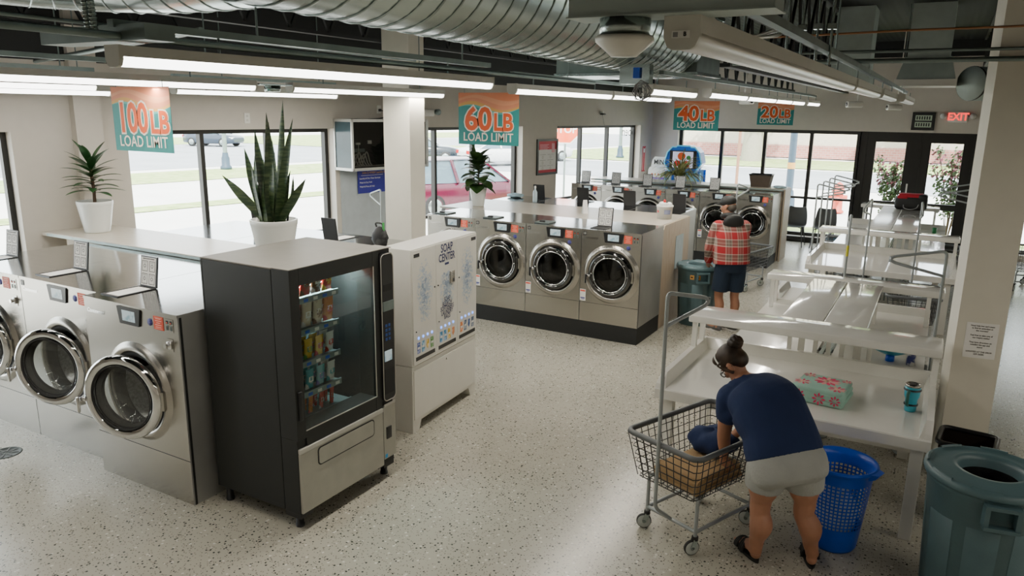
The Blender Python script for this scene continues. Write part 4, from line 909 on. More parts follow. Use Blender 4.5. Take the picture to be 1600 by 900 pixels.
# ------------------------------------------------------------------ blue hamper
t = thing('laundry_hamper', 'tall bright blue plastic laundry hamper with round holes behind the woman', 'laundry basket', (-.345, 5.02, 0))
hh, rb, rt = .60, .145, .205
def hr(z): return rb + (rt - rb) * (z / hh) ** .9
b = MB(); b.lathe([(0, .004), (hr(0) - .01, 0), (hr(.02), .02), (hr(.17), .17)], BLUEP, n=48)
n = 44; rows = 13; z0, z1 = .17, .50
for i in range(n):       # perforated band: strips
    a = 2 * PI * i / n; d = .028
    b.lathe([(hr(z0), z0), (hr((z0 + z1) / 2), (z0 + z1) / 2), (hr(z1), z1)], BLUEP, n=1, a0=a - d, a1=a + d)
for k in range(rows + 1):
    z = z0 + (z1 - z0) * k / rows; b.lathe([(hr(z - .005), z - .005), (hr(z + .005), z + .005)], BLUEP, n=n)
b.lathe([(hr(.50), .50), (hr(.56), .56), (rt + .012, .575), (rt + .022, .59), (rt + .018, .602), (rt, .60), (hr(.55) - .006, .55), (hr(.5) - .004, .5)], BLUEP, n=48)
b.build('basket', t, fix=False)
for a in (R(-20), R(160)):
    c, s = math.cos(a), math.sin(a); MB().add([(c * q - s * u, s * q + c * u, z) for q, u, z in ((rt, -.07, .60), (rt + .055, -.04, .60), (rt + .055, .04, .60), (rt, .07, .60), (rt, -.055, .55), (rt + .03, -.025, .56), (rt + .03, .025, .56), (rt, .055, .55))], [(0, 1, 2, 3), (7, 6, 5, 4), (0, 4, 5, 1), (1, 5, 6, 2), (2, 6, 7, 3)], BLUEP).build('grip', t)
def cloth_lump(name, lab, cat, loc, dims, m, seed=1, folds=3, rz=0):
    random.seed(seed); rings = []; N = 28; K = 14
    for i in range(K + 1):
        v = i / K; ph = PI * v; rr = max(.02, math.sin(ph)) ** .55; row = []
        for j in range(N):
            a = 2 * PI * j / N; w = 1 + .10 * math.sin(folds * a + 5 * v + seed) + .06 * math.sin(2 * folds * a - 7 * v)
            row.append((dims[0] * rr * w * math.cos(a), dims[1] * rr * w * math.sin(a), dims[2] * (1 - math.cos(ph)) / 2 * (1 + .06 * math.sin(3 * a + seed))))
        rings.append(row)
    return tag(MB().loft(rings, m).build(name, None, loc, rz), lab, cat)
cloth_lump('laundry', 'crumpled pale laundry inside the blue hamper', 'laundry', (-.35, 5.02, .012), (.125, .125, .40), PAPER, 4, 5)
def folded(name, lab, cat, loc, w, d, h, m, layers=3, rz=0):
    t = MB()
    for i in range(layers):
        z = h * i / layers; t2 = h / layers; s = 1 - .03 * i
        t.rbox((-w / 2 * s, -d / 2 * s, z + .001), (w / 2 * s, d / 2 * s, z + t2 * 1.02), m, t2 * .45, 4)
    t.tube([(-w / 2 * .98, -d / 2 + h * .5, h * .5), (w / 2 * .98, -d / 2 + h * .5, h * .5)], h * .49, m, 16)
    o = t.build(name, None, loc, rz); return tag(o, lab, cat)
FT = folded('folded_towel', 'folded mint and pink floral towel on the front table', 'towel', (-.585, 5.73, .752), .37, .37, .115, mat('mint_terry', (.36, .60, .50), rough=.95, bump=.8, bscale=300), 3, R(-6))
PNK = mat('towel_pink', (.70, .05, .14), rough=.95); PNL = mat('towel_pale_pink', (.85, .38, .36), rough=.95); CRE = mat('towel_cream', (.80, .66, .42), rough=.95)
random.seed(12)
def petal(fl, cx, cy, a, r0, r1, w, m, z): fl.add([(cx + r * math.cos(a) - s * math.sin(a), cy + r * math.sin(a) + s * math.cos(a), z) for r, s in ((r0, -w * .3), (r0 + (r1 - r0) * .55, -w), (r1 * .96, -w * .45), (r1, 0), (r1 * .96, w * .45), (r0 + (r1 - r0) * .55, w), (r0, w * .3))], [tuple(range(7))], m)
for cx, cy, r, q in ((.02, .05, .095, 13), (-.13, -.06, .06, 9), (.12, -.09, .065, 10), (-.12, .12, .05, 8), (.14, .12, .04, 8)):
    fl = MB()
    for k in range(q): petal(fl, cx, cy, 2 * PI * k / q + .2, r * .32, min(r, .172 - max(abs(cx), abs(cy)) + .04) if max(abs(cx), abs(cy)) > .1 else r, r * .16, PNK if k % 3 else PNL, .1168)
    for k in range(7): petal(fl, cx, cy, 2 * PI * k / 7, 0, r * .38, r * .12, CRE if k % 2 else PNL, .1171)
    fl.build('flower_print', FT, fix=False)
for x, z, r in ((-.12, .055, .045), (.02, .05, .05), (.13, .055, .042)):
    fl = MB()
    for k in range(8): a = 2 * PI * k / 8; fl.add([(x + r * .25 * math.cos(a), -.187, z + r * .25 * math.sin(a)), (x + r * .7 * math.cos(a - .25), -.1865, z + r * .7 * math.sin(a - .25)), (x + r * math.cos(a), -.186, z + r * math.sin(a)), (x + r * .7 * math.cos(a + .25), -.1865, z + r * .7 * math.sin(a + .25))], [(0, 1, 2, 3)], PNK)
    fl.build('flower_print', FT, fix=False)
folded('folded_towel', 'tan folded towel lying in the cart in front of the woman', 'towel', (-1.19, 4.68, .405), .36, .50, .115, TAN, 3, R(-22))
cloth_lump('navy_garment', 'navy garment on top of the tan towel in the cart', 'laundry', (-1.15, 4.88, .52), (.16, .15, .17), NAVY, 9, 4, R(-22))
# ------------------------------------------------------------------ small things on tables
t = thing('tumbler', 'turquoise insulated tumbler with dark handle on the front table', 'tumbler', (-.0, 5.79, .752))
TUR = mat('turquoise', (.04, .36, .48), rough=.3)
MB().lathe([(0, 0), (.036, 0), (.039, .01), (.040, .09), (.050, .115), (.052, .185), (.046, .185), (.044, .12), (0, .10)], TUR, n=32).build('cup', t)
MB().lathe([(.050, .183), (.053, .187), (.053, .198), (.048, .203), (.046, .198), (0, .196)], STEEL, n=32).box((-.02, -.035, .196), (.02, .03, .204), BLACK).build('lid', t)
MB().lathe([(.042, .045), (.047, .048), (.047, .056), (.042, .06)], BLACK, n=32).lathe([(.051, .155), (.058, .158), (.058, .166), (.052, .17)], BLACK, n=32).tube([(-.02, -.055, .16), (-.025, -.085, .145), (-.025, -.085, .07), (-.02, -.046, .052)], .011, mat('dark_green', (.01, .10, .08), rough=.5), 8).build('handle', t)
t = thing('teal_dish', 'blue-based teal dish lying on the right side table', 'dish', (-.205, 6.98, .747)); MB().lathe([(0, 0), (.036, 0), (.034, .055), (0, .055)], BLUEP, n=24).build('base', t); MB().lathe([(0, .055), (.06, .058), (.16, .10), (.165, .104), (.15, .10), (0, .062)], TUR, n=28, sq=.55).build('dish', t)
t = thing('spray_can', 'white and blue cleaning bottle on the right side table', 'bottle', (-.045, 6.95, .747)); MB().lathe([(0, 0), (.034, 0), (.034, .14), (.024, .155), (.012, .16)], mottled('bottle_label', (.05, .06, .25), (.7, .7, .7), 20, .48, .55, .3), n=24).build('bottle', t); MB().lathe([(.014, .16), (.014, .20), (0, .20)], WHITE, n=14).build('cap', t)
t = thing('duffel_bag', 'black duffel bag with red top on the far raised board', 'bag', (-.46, 15.75, 1.122))
bb = MB().rbox((-.27, -.16, 0), (.27, .16, .25), BLACKM, .07, 4); bb.build('bag_body', t)
MB().rbox((-.225, -.135, .12), (.225, .135, .295), mat('red_fabric', (.42, .01, .025), rough=.8), .055, 4).rbox((-.235, -.168, .20), (-.06, -.10, .26), MATS['red_fabric'], .03).build('red_panel', t)
MB().rbox((.10, -.15, .16), (.265, .15, .292), BLACKM, .05, 4).build('side_pocket', t)
MB().tube(bezier([(-.12, -.15, .10), (-.1, -.19, .04), (.0, -.20, .02), (.1, -.19, .05), (.13, -.15, .12)], 5), .008, GREYINK, 6).build('strap', t)
t = thing('backpack', 'small black backpack with a green tag behind the vending machine', 'bag', (-5.04, 6.06, 1.422)); rings = []
for i in range(9):
    v = i / 8; q = (.10, .12, .13, .135, .13, .12, .10, .07, .02)[i]; rings.append([(.72 * q * math.cos(a) * (1 + .12 * math.sin(3 * a + 2 * i)), q * .5 * math.sin(a), .19 * v) for a in [2 * PI * j / 16 for j in range(16)]])
MB().loft(rings, mottled('grey_black_nylon', (.012, .012, .013), (.09, .09, .09), 9, .5, .65, .6)).build('bag_body', t); MB().tube(bezier([(-.04, 0, .18), (-.05, 0, .22), (.03, 0, .22), (.04, 0, .18)], 5), .009, BLACKM, 6).build('strap', t); MB().box((.045, -.012, .15), (.065, .0, .235), mat('green_tag', (.05, .4, .08))).build('tag', t)
t = thing('wipe_bucket', 'white wipes bucket with red knob on the long counter', 'bucket', (-3.26, 9.95, 1.39))
MB().lathe([(0, 0), (.095, 0), (.108, .16), (.115, .165), (.115, .185), (.105, .19), (0, .19)], WHITE, n=36).build('bucket', t)
cl = MB(); random.seed(3)
for k in range(9): cl.lathe([(0, .0), (.03, .01), (.04, .03), (.02, .055), (0, .06)], PAPER, (.06 * math.cos(k * 2.2), .06 * math.sin(k * 2.2), .17), 10)
cl.build('wipes', t); MB().lathe([(0, .0), (.016, .0), (.02, .03), (.01, .05), (0, .05)], mat('red_knob', (.6, .02, .02), rough=.3), (.0, -.02, .215), 12).build('knob', t)
MB().lathe([(.1015, .07), (.108, .13)], mat('label_blue', (.25, .28, .42)), n=6, a0=R(-75), a1=R(-25)).lathe([(.104, .09), (.107, .12)], MATS['red_knob'], n=4, a0=R(-140), a1=R(-120)).build('label', t)
t = tag(MB().add([(-.035, -.05, 0), (.035, -.05, 0), (.03, 0, .19), (-.03, 0, .19), (-.035, .05, 0), (.035, .05, 0)], [(0, 1, 2, 3), (5, 4, 3, 2), (0, 3, 4), (1, 5, 2)], PAPER).build('tent_card', None, (-4.4, 9.83, 1.39), R(40)), 'plain white paper tent card on the long counter', 'card')
t = thing('spray_bottle', 'pale clear bottle standing on the back-row washers', 'bottle', (-5.62, 10.6, 1.39)); MB().lathe([(0, 0), (.033, 0), (.035, .02), (.035, .16), (.014, .20), (.012, .22)], mat('pale_blue_plastic', (.55, .68, .74), rough=.2), n=24).build('bottle', t); MB().lathe([(.014, .215), (.016, .25), (.008, .26), (0, .26)], WHITE, n=12).build('cap', t)
cloth_lump('cleaning_cloth', 'crumpled pale blue cloth on the back-row washers', 'cloth', (-6.2, 11.0, 1.39), (.15, .10, .07), mat('pale_blue_cloth', (.40, .55, .62), rough=.95), 2, 3)
cloth_lump('cleaning_cloth', 'pale blue cloth hanging on the end of the narrow far counter', 'cloth', (-2.74, 15.3, 1.41), (.12, .10, .05), MATS['pale_blue_cloth'], 6, 3)
t = thing('tote_basket', 'dark brown square basket standing on the far counter end', 'basket', (-3.12, 15.42, 1.41)); MB().add([(-.17, -.12, 0), (.17, -.12, 0), (.17, .12, 0), (-.17, .12, 0), (-.21, -.15, .24), (.21, -.15, .24), (.21, .15, .24), (-.21, .15, .24)], [(3, 2, 1, 0), (0, 1, 5, 4), (1, 2, 6, 5), (2, 3, 7, 6), (3, 0, 4, 7)], mat('wicker', (.10, .075, .055), rough=.8, bump=1, bscale=90)).build('basket', t)
MB().tube([(x, y, .24) for x, y in ((-.21, -.15), (.21, -.15), (.21, .15), (-.21, .15))], .012, BLACK, 6, True).build('rim', t)
t = thing('plastic_cup', 'small green cup on the right side table of the far station', 'cup', (-.02, 15.5, .747)); MB().lathe([(0, 0), (.032, 0), (.04, .10), (.036, .10), (.028, .01), (0, .01)], mat('green_plastic', (.04, .30, .10), rough=.4), n=20).build('cup', t)
t = thing('waste_bucket', 'small teal bucket on the floor near the far chairs', 'bucket', (-1.80, 16.6, 0)); MB().lathe([(0, 0), (.12, 0), (.16, .34), (.15, .34), (.11, .02), (0, .02)], mat('teal_plastic', (.01, .16, .26), rough=.4), n=28).build('bucket', t)
t = thing('floor_drain', 'round slotted metal floor drain at the left edge', 'drain', (-6.43, 2.90, 0)); MB().lathe([(0, .001), (.10, .001), (.105, .004), (.115, .004), (.12, .0005)], mat('drain_metal', (.06, .07, .065), rough=.5, metal=.4), n=36).build('ring', t)
g = MB()
for i in range(8):
    a = 2 * PI * i / 8; g.obox((.02 * math.cos(a), .02 * math.sin(a), .003), (.095 * math.cos(a), .095 * math.sin(a), .003), .012, .003, BLACK)
g.lathe([(.045, .0035), (.052, .0035)], BLACK, n=24).build('grate', t)
# ------------------------------------------------------------------ potted plants
def pot(t, r, h, ribs=True, m=POT):
    pr = [(0, 0), (r * .68, 0), (r * .72, .01)]
    if ribs:
        k = 14
        for i in range(k): v = i / k; pr += [(r * (.72 + .28 * v) + .0, h * (.05 + .85 * v)), (r * (.72 + .28 * (v + .5 / k)) + .004, h * (.05 + .85 * (v + .5 / k)))]
    pr += [(r * 1.02, h * .92), (r * 1.03, h * .99), (r * 1.0, h), (r * .94, h), (r * .92, h * .9), (0, h * .9)]
    MB().lathe(pr, m, n=44).build('pot', t); MB().lathe([(0, h * .905), (r * .93, h * .9)], SOIL, n=30).build('soil', t)
def blade(b, base, d, L, w, m, up=(0, 0, 1), bend=.3, fold=.15, n=8, shape=None, twist=0.):
    """one leaf: base point, direction d, length, width"""
    d = Vector(d).normalized(); u = Vector(up); p = Vector(base); rows = []
    for i in range(n + 1):
        v = i / n; wd = w * (shape(v) if shape else math.sin(PI * min(1, .06 + .94 * v)) ** .8)
        s = d.cross(u)
        if s.length < 1e-3: s = d.cross(Vector((1, 0, 0)))
        s.normalize(); s = Matrix.Rotation(twist * v, 3, d) @ s; nn = s.cross(d)
        rows.append([p - s * wd / 2 + nn * wd * fold, p, p + s * wd / 2 + nn * wd * fold])
        p = p + d * (L / n); d = (d - Vector((0, 0, 1)) * bend / n).normalized()
    b.add([q for r_ in rows for q in r_], [(i * 3 + j, i * 3 + j + 1, i * 3 + j + 4, i * 3 + j + 3) for i in range(n) for j in range(2)], m, True)
random.seed(11)
t = thing('potted_dracaena', 'small leafy dracaena in a white pot on the left counter', 'potted plant', (-7.93, 4.80, 1.46)); pot(t, .175, .34)
b = MB(); b.tube(bezier([(0, 0, .3), (.01, 0, .45), (-.02, .01, .62), (0, 0, .76)], 4), .017, STEM, 8); b.build('stem', t); b = MB()
for k in range(34):
    v = k / 34; a = k * 2.4; z = .42 + .33 * v; el = -.05 + 1.15 * v ** 2.4; blade(b, (0, 0, z), (math.cos(a) * math.cos(el), math.sin(a) * math.cos(el), math.sin(el) + .22), .33 - .03 * v, .085, LEAFD, bend=.5, fold=.1)
b.build('foliage', t, fix=False)
t = thing('potted_snake_plant', 'tall snake plant in a ribbed white pot behind the vending machine', 'potted plant', (-5.22, 4.80, 1.46)); pot(t, .205, .36)
b = MB(); random.seed(5)
sh = lambda v: (1.0 if v < .55 else max(.03, 1 - ((v - .55) / .45) ** 1.6)) * (.75 + .25 * min(1, v * 3))
for x, y, L, lx, ly in ((.02, .0, 1.12, .16, 0), (-.03, .02, 1.0, -.03, .02), (.0, -.04, .92, .05, 0), (-.06, 0, .86, -.14, 0), (.06, .03, .8, .08, .05), (-.08, -.03, .72, -.32, 0), (.09, -.02, .52, .62, .2), (-.1, .04, .62, -.95, -.35), (.03, .07, .7, .0, .1), (-.02, .08, .66, -.1, .1), (.07, -.06, .60, .15, -.1), (-.05, -.08, .54, -.08, -.12), (.0, .1, .5, .1, .2), (-.12, 0, .40, -.2, -.1), (.11, .05, .46, .18, .1), (.02, -.1, .42, .0, -.05), (-.09, .08, .62, -.25, .1), (.05, .0, .98, .24, .03), (-.01, .03, .78, .02, .0), (.08, .02, .7, .12, 0), (-.13, -.04, .62, -.06, 0)):
    blade(b, (x * .9, y * .9, .30), (lx, ly, 1), L, .085, SNAKE, up=(random.uniform(-1, 1), random.choice((-1, 1)), 0), bend=0, fold=.22, n=10, shape=sh, twist=random.uniform(-.8, .8))
b.build('foliage', t, fix=False)
t = thing('potted_fig', 'broad-leaved fig plant in a smooth white pot on the long counter', 'potted plant', (-6.10, 9.66, 1.39)); pot(t, .125, .27, False)
b = MB(); b.tube(bezier([(0, 0, .24), (.01, 0, .4), (-.01, .01, .55), (-.03, 0, .74)], 4), .012, STEM, 8); b.build('stem', t); b = MB(); random.seed(8)
fs = lambda v: max(.02, math.sin(PI * v ** .75)) ** .7
for k in range(30):
    v = k / 30; a = k * 2.4 + .4; z = .30 + .40 * v; el = -.1 + 1.1 * v ** 1.4; blade(b, (0, 0, z), (math.cos(a) * math.cos(el), math.sin(a) * math.cos(el), math.sin(el)), .30 - .03 * v, .25 - .06 * v, FIG, bend=.8, fold=.10, shape=fs)
blade(b, (-.03, 0, .7), (-.35, 0, 1), .32, .07, FIG, bend=.1); blade(b, (-.03, 0, .68), (-.5, .1, 1), .22, .09, FIG, bend=.1)
b.build('foliage', t, fix=False)
t = thing('potted_spider_plant', 'arching pale spider plant in front of the blue claw machine', 'potted plant', (-4.78, 15.42, 1.41)); pot(t, .10, .10, False)
b = MB(); random.seed(9)
for k in range(130):
    a = random.random() * 2 * PI; e = random.uniform(.5, 1.3); blade(b, (.05 * math.cos(a), .05 * math.sin(a), .10), (math.cos(a) * math.cos(e), math.sin(a) * math.cos(e), math.sin(e)), random.uniform(.45, .80), .030, SPID, bend=random.uniform(1.6, 2.8), n=9)
b.build('foliage', t, fix=False)
# ------------------------------------------------------------------ hanging banners
def banner(num, x0, x1, y, z0, z1, lab, rail=2.96):
    t = thing('hanging_banner', lab, 'banner', ((x0 + x1) / 2, y, z0)); W = x1 - x0; H = z1 - z0; w = W / 2
    def wave(u, base, amp, ph): return H * (base + amp * math.sin(u * 2 * PI * .95 + ph))
    N = 30; us = [i / N for i in range(N + 1)]
    b = MB()
    def band(lo, hi, m, y_):
        vs = []
        for u in us: vs += [(-w + W * u, y_, lo(u)), (-w + W * u, y_, hi(u))]
        b.add(vs, [(2 * i, 2 * i + 2, 2 * i + 3, 2 * i + 1) for i in range(N)], m)
    f1 = lambda u: wave(u, .70, .075, .35); f2 = lambda u: wave(u, .755, .085, .25); f3 = lambda u: wave(u, .83, .075, .1); f4 = lambda u: wave(u, .90, .06, -.2)
    TE2 = mat('banner_teal_light', (.08, .38, .35), rough=.6, var=.03)
    band(lambda u: 0, f1, TEAL, 0); band(lambda u: f1(u) - .05 * H * math.sin(PI * u), f1, TE2, -.0006)
    band(f1, f2, BYEL, 0); band(f2, f3, BPEACH, 0); band(f3, f4, mat('banner_salmon', (.70, .30, .16), rough=.6, var=.03), 0); band(f4, lambda u: H, mat('banner_coral', (.68, .22, .10), rough=.6, var=.03), 0)
    b.add([(-w, .003, 0), (w, .003, 0), (w, .003, H), (-w, .003, H)], [(0, 1, 2, 3)], TEAL)
    b.build('banner_sheet', t, fix=False)
    s = W / .76; l = MB(); nd = len(num)
    nw = .245 * s if nd == 3 else .30 * s
    cx = -.12 * s
    ns = .335 * s; sq = .80 if nd == 3 else 1.04; X, Y = {2: (-.125, .262), 3: (-.115, .262)}[nd]
    def tx(st, size, x, z, m, bold, yy, q): l.text(st, size, (x * s, yy, z * s), (1, 0, 0), (0, 0, 1), m, bold, squash=q)
    tx(num, ns / s, X, Y, BWHT, .075, -.002, sq); tx(num, ns / s, X, Y, BORG, .030, -.004, sq)
    tx('LB', .25, .19 if nd == 2 else .232, .234, BWHT, .075, -.0022, .92); tx('LB', .25, .19 if nd == 2 else .232, .234, BORG, .03, -.0042, .92)
    tx('LOAD LIMIT', .128, 0, .078, BWHT, .012, -.003, .92)
    l.build('lettering', t, fix=False)
    h = MB()
    for xx in (-w * .8, w * .8): h.tube([(xx, 0, H - .005), (xx, 0, H + .05)], .003, GALVD, 5)
    h.build('hanger', t)
banner('100', -6.20, -5.44, 4.0, 2.43, 2.955, 'teal and orange hanging banner reading 100LB LOAD LIMIT')
banner('60', -4.71, -3.95, 7.05, 2.44, 2.99, 'teal and orange hanging banner reading 60LB LOAD LIMIT')
banner('40', -4.07, -3.31, 12.6, 2.53, 3.005, 'teal and orange hanging banner reading 40LB LOAD LIMIT')
banner('20', -3.62, -2.88, 16.9, 2.59, 3.05, 'smallest-looking hanging banner reading 20LB LOAD LIMIT')
# ------------------------------------------------------------------ things on the street wall (local x along the wall, y outward)
def onwall(name, lab, cat, y, z, out=0., grp=None):
    return thing(name, lab, cat, (wx(y) + out * .987, y - out * .16, z), WA, grp)
t = onwall('control_cabinet', 'glass-door wall cabinet of pale metal with cables inside', 'cabinet', 8.43, 1.92)
FR = mat('cabinet_frame', (.55, .55, .52), rough=.35, metal=.4)
D = .42; Wc = 1.5; Hc = .74
b = MB()
for x in (0, .72, Wc): b.box((x - (.025 if x else 0), -D, 0), (x + .03, -D + .03, Hc), FR)
for z in (0, Hc - .04): b.box((0, -D, z), (Wc, -D + .03, z + .04), FR); b.box((0, -D, z), (.03, 0, z + .04), FR); b.box((Wc - .03, -D, z), (Wc, 0, z + .04), FR)
b.box((0, -.03, 0), (.03, 0, Hc), FR); b.build('frame', t)
b = MB().box((.03, -.02, .04), (Wc - .03, -.005, Hc - .04), BLACKM).box((.03, -D + .03, .0), (Wc - .03, 0, .02), BLACKM).box((.03, -D + .03, Hc - .02), (Wc - .03, 0, Hc), BLACKM).box((Wc - .01, -D, 0), (Wc, 0, Hc), BLACKM); b.build('back_panel', t)
MB().add([(.03, -D + .015, .04), (.69, -D + .015, .04), (.69, -D + .015, Hc - .04), (.03, -D + .015, Hc - .04), (.75, -D + .015, .04), (Wc - .03, -D + .015, .04), (Wc - .03, -D + .015, Hc - .04), (.75, -D + .015, Hc - .04)], [(0, 1, 2, 3), (4, 5, 6, 7)], DGLASS).build('glass_door', t)
MB().box((.012, -D + .03, .04), (.016, -.03, Hc - .04), mat('smoked_side', (.05, .085, .10), rough=.15)).build('side_glass', t)
MB().rbox((.69, -D - .03, .33), (.75, -D, .42), BLACK, .008).build('latch', t)
b = MB()
for k in range(6): b.tube(bezier([(.1 + .05 * k, -.2, .06), (.16 + .05 * k, -.24, .20 + .03 * (k % 3)), (.24 + .05 * k, -.22, .10), (.3 + .05 * k, -.2, .05)], 5), .010, LHOUS, 6)
b.tube([(.36, -.1, .1), (.38, -.1, .36)], .006, LHOUS).box((.32, -.12, .36), (.40, -.1, .39), PAPER).box((.55, -.12, .37), (.62, -.1, .42), PAPER).box((.12, -.1, .25), (.5, -.06, .3), GALVD); b.build('cables', t)
t = onwall('information_sign', 'blue sign with white lines of text under the glass cabinet', 'sign', 8.82, 1.54, .032)
b = MB().box((0, -.01, 0), (.72, 0, .35), mat('sign_blue', (.012, .012, .30), rough=.4)).box((.60, -.011, .04), (.72, -.01, .12), MATS['red_knob']); b.build('board', t)
b = MB().text('SAN-O-WASH Laundry System', .052, (.36, -.0115, .31), (1, 0, 0), (0, 0, 1), BYEL, .012, squash=.82).box((.06, -.0115, .268), (.5, -.0105, .272), WHITE)
for k, s in enumerate(('Laundry & Dry Clean Services', 'Wash & Dry Fold', 'Wash & Press & Fold')): b.text(s, .034, (.03, -.0115, .225 - .062 * k), (1, 0, 0), (0, 0, 1), WHITE, .012, 'LEFT')
b.build('lettering', t, fix=False)
tag(MB().box((0, -.02, 0), (.95, 0, 1.30), mat('panel_grey_white', (.48, .53, .56), rough=.4)).build('wall_panel', None, (wx(8.52), 8.52, .62), WA), 'smooth grey-white panel below the blue sign', 'panel')
t = onwall('electrical_outlet', 'white double outlet on the wall above the first large window', 'outlet', 7.05, 2.60); MB().box((-.04, -.012, 0), (.04, 0, .13), WHITE).box((-.015, -.014, .025), (.015, -.012, .05), LHOUS).box((-.015, -.014, .08), (.015, -.012, .105), LHOUS).build('plate', t)
t = onwall('electrical_outlet', 'outlet with a black plug and cord over the glass cabinet', 'outlet', 9.30, 2.74); MB().box((-.04, -.012, 0), (.04, 0, .12), WHITE).build('plate', t); MB().rbox((-.02, -.05, .03), (.02, -.012, .07), BLACK, .008).tube(bezier([(0, -.05, .05), (.06, -.07, .02), (.02, -.08, -.06), (-.25, -.06, -.085), (-.5, -.04, -.085)], 6), .008, BLACK, 6).build('plug_cord', t)
t = onwall('framed_poster', 'black-framed red and white poster between the windows', 'poster', 13.30, 1.56); pw, ph = .70, .71
MB().box((0, -.03, 0), (.045, 0, ph), BLACK).box((pw - .045, -.03, 0), (pw, 0, ph), BLACK).box((.045, -.03, 0), (pw - .045, 0, .045), BLACK).box((.045, -.03, ph - .045), (pw - .045, 0, ph), BLACK).build('frame', t)
b = MB().box((.045, -.012, .045), (pw - .045, -.005, ph - .045), PAPER).box((.045, -.014, .50), (pw - .045, -.012, ph - .045), mat('poster_red', (.60, .035, .06), rough=.5)).box((.045, -.014, .045), (pw - .045, -.012, .10), MATS['poster_red']).box((pw - .2, -.0155, .44), (pw - .1, -.014, .62), mat('poster_pink', (.75, .35, .40), rough=.5))
for k in range(4): b.box((.10, -.0155, .59 - .028 * k), (.40 - .05 * (k % 2), -.014, .602 - .028 * k), MATS['poster_pink'])
for k in range(3):
    for j in range(2): b.box((.10 + .26 * j, -.0135, .40 - .11 * k), (.30 + .26 * j, -.012, .405 - .11 * k), GREYINK).lathe([(.015, -.0135), (.03, -.0135)], LHOUS, (.2 + .26 * j, 0, .35 - .11 * k), 12, 'y')
b.build('print', t, fix=False)
t = onwall('wall_camera', 'small black and white camera with a hanging wire above the third window', 'camera', 15.55, 2.78); MB().rbox((-.03, -.09, 0), (.03, 0, .05), WHITE, .01).rbox((-.05, -.12, -.03), (.05, -.03, .0), BLACK, .01).tube([(.05, -.02, 0), (.18, -.01, -.26)], .004, GREYINK, 5).build('camera', t)
t = onwall('emergency_light', 'white wall unit with a small dark spotlight above the second window', 'light', 10.35, 2.70); MB().rbox((-.13, -.06, 0), (.10, 0, .11), WHITE, .015).build('box', t); MB().lathe([(0, 0), (.045, 0), (.05, -.07), (0, -.065)], GALVD, (.14, -.05, .07), 16, 'y').build('lamp_head', t)
t = onwall('fire_extinguisher_sign', 'narrow red and white fire extinguisher sign at the wall corner', 'sign', 17.55, 1.42); MB().box((-.07, -.008, 0), (.07, 0, .60), mat('sign_red', (.60, .05, .07), rough=.5)).box((-.05, -.010, .03), (-.035, -.008, .57), WHITE).box((.035, -.010, .03), (.05, -.008, .57), WHITE).lathe([(0, -.01), (.05, -.01)], WHITE, (0, 0, .50), 16, 'y').build('sign', t)
t = onwall('window_lettering', 'black mirrored word open on the third street window', 'lettering', 17.0, 2.36, -.19)
MB().text('open', .30, (.12, .01, .0), (-1, 0, 0), (0, 0, 1), BLACK, .0).build('letters', t, fix=False)
# ------------------------------------------------------------------ things on the far wall
t = thing('exit_sign', 'red illuminated EXIT sign with two emergency lamps above the doors', 'sign', (.105, 17.9, 2.70)); MB().rbox((-.17, -.05, 0), (.17, 0, .21), WHITE, .012).build('housing', t)
MB().text('EXIT', .20, (0, -.053, .105), (1, 0, 0), (0, 0, 1), mat('exit_red', (.8, .03, .03), emit=(1, .05, .04), estr=1.6), .03, squash=.9).build('lettering', t)
for s in (-1, 1): MB().tube([(s * .17, -.03, .12), (s * .22, -.03, .12)], .014, GALVD).lathe([(0, .0), (.05, 0), (.06, -.07), (.05, -.09), (0, -.095)], LHOUS, (s * .255, 0, .12), 16, 'y').build('emergency_lamp', t)
t = thing('framed_notice', 'black framed sign with two pale green lettered panels above the doors', 'sign', (-.50, 17.9, 2.53)); MB().box((-.21, -.04, 0), (.21, 0, .36), BLACK).build('frame', t)
b = MB().box((-.15, -.043, .195), (.15, -.04, .30), mat('led_panel', (.20, .23, .17), rough=.5, emit=(.3, .36, .25), estr=.25)).box((-.15, -.043, .06), (.15, -.04, .165), MATS['led_panel'])
for j in range(2):
    for k in range(6): b.box((-.13 + .045 * k, -.045, .08 + .135 * j), (-.105 + .045 * k, -.043, .145 + .135 * j), BLACKM)
b.build('panels', t)
t = thing('notice_paper', 'white help notice taped to the right-hand column', 'notice', (.232, 6.46, 0), R(7.5)); b = MB().box((.062, -.003, .0), (.275, -.001, .275), PAPER); b.build('sheet', t)
b = MB()
TXL = ["Need help but can't seem", 'to find an attendant at', 'the moment?', '', 'Feel free to take one of', 'our helpful guides!', '', 'They have directions on', 'installing the app and', 'more!', '', 'LOCATED AT THE DROP-', 'OFF DESK!']
for k, s in enumerate(TXL): b.text(s, .0165, (.168, -.004, .252 - .0185 * k), (1, 0, 0), (0, 0, 1), INK, .02, squash=.92)
b.build('lettering', t, fix=False)
for o in t.children: o.location.z = 1.02
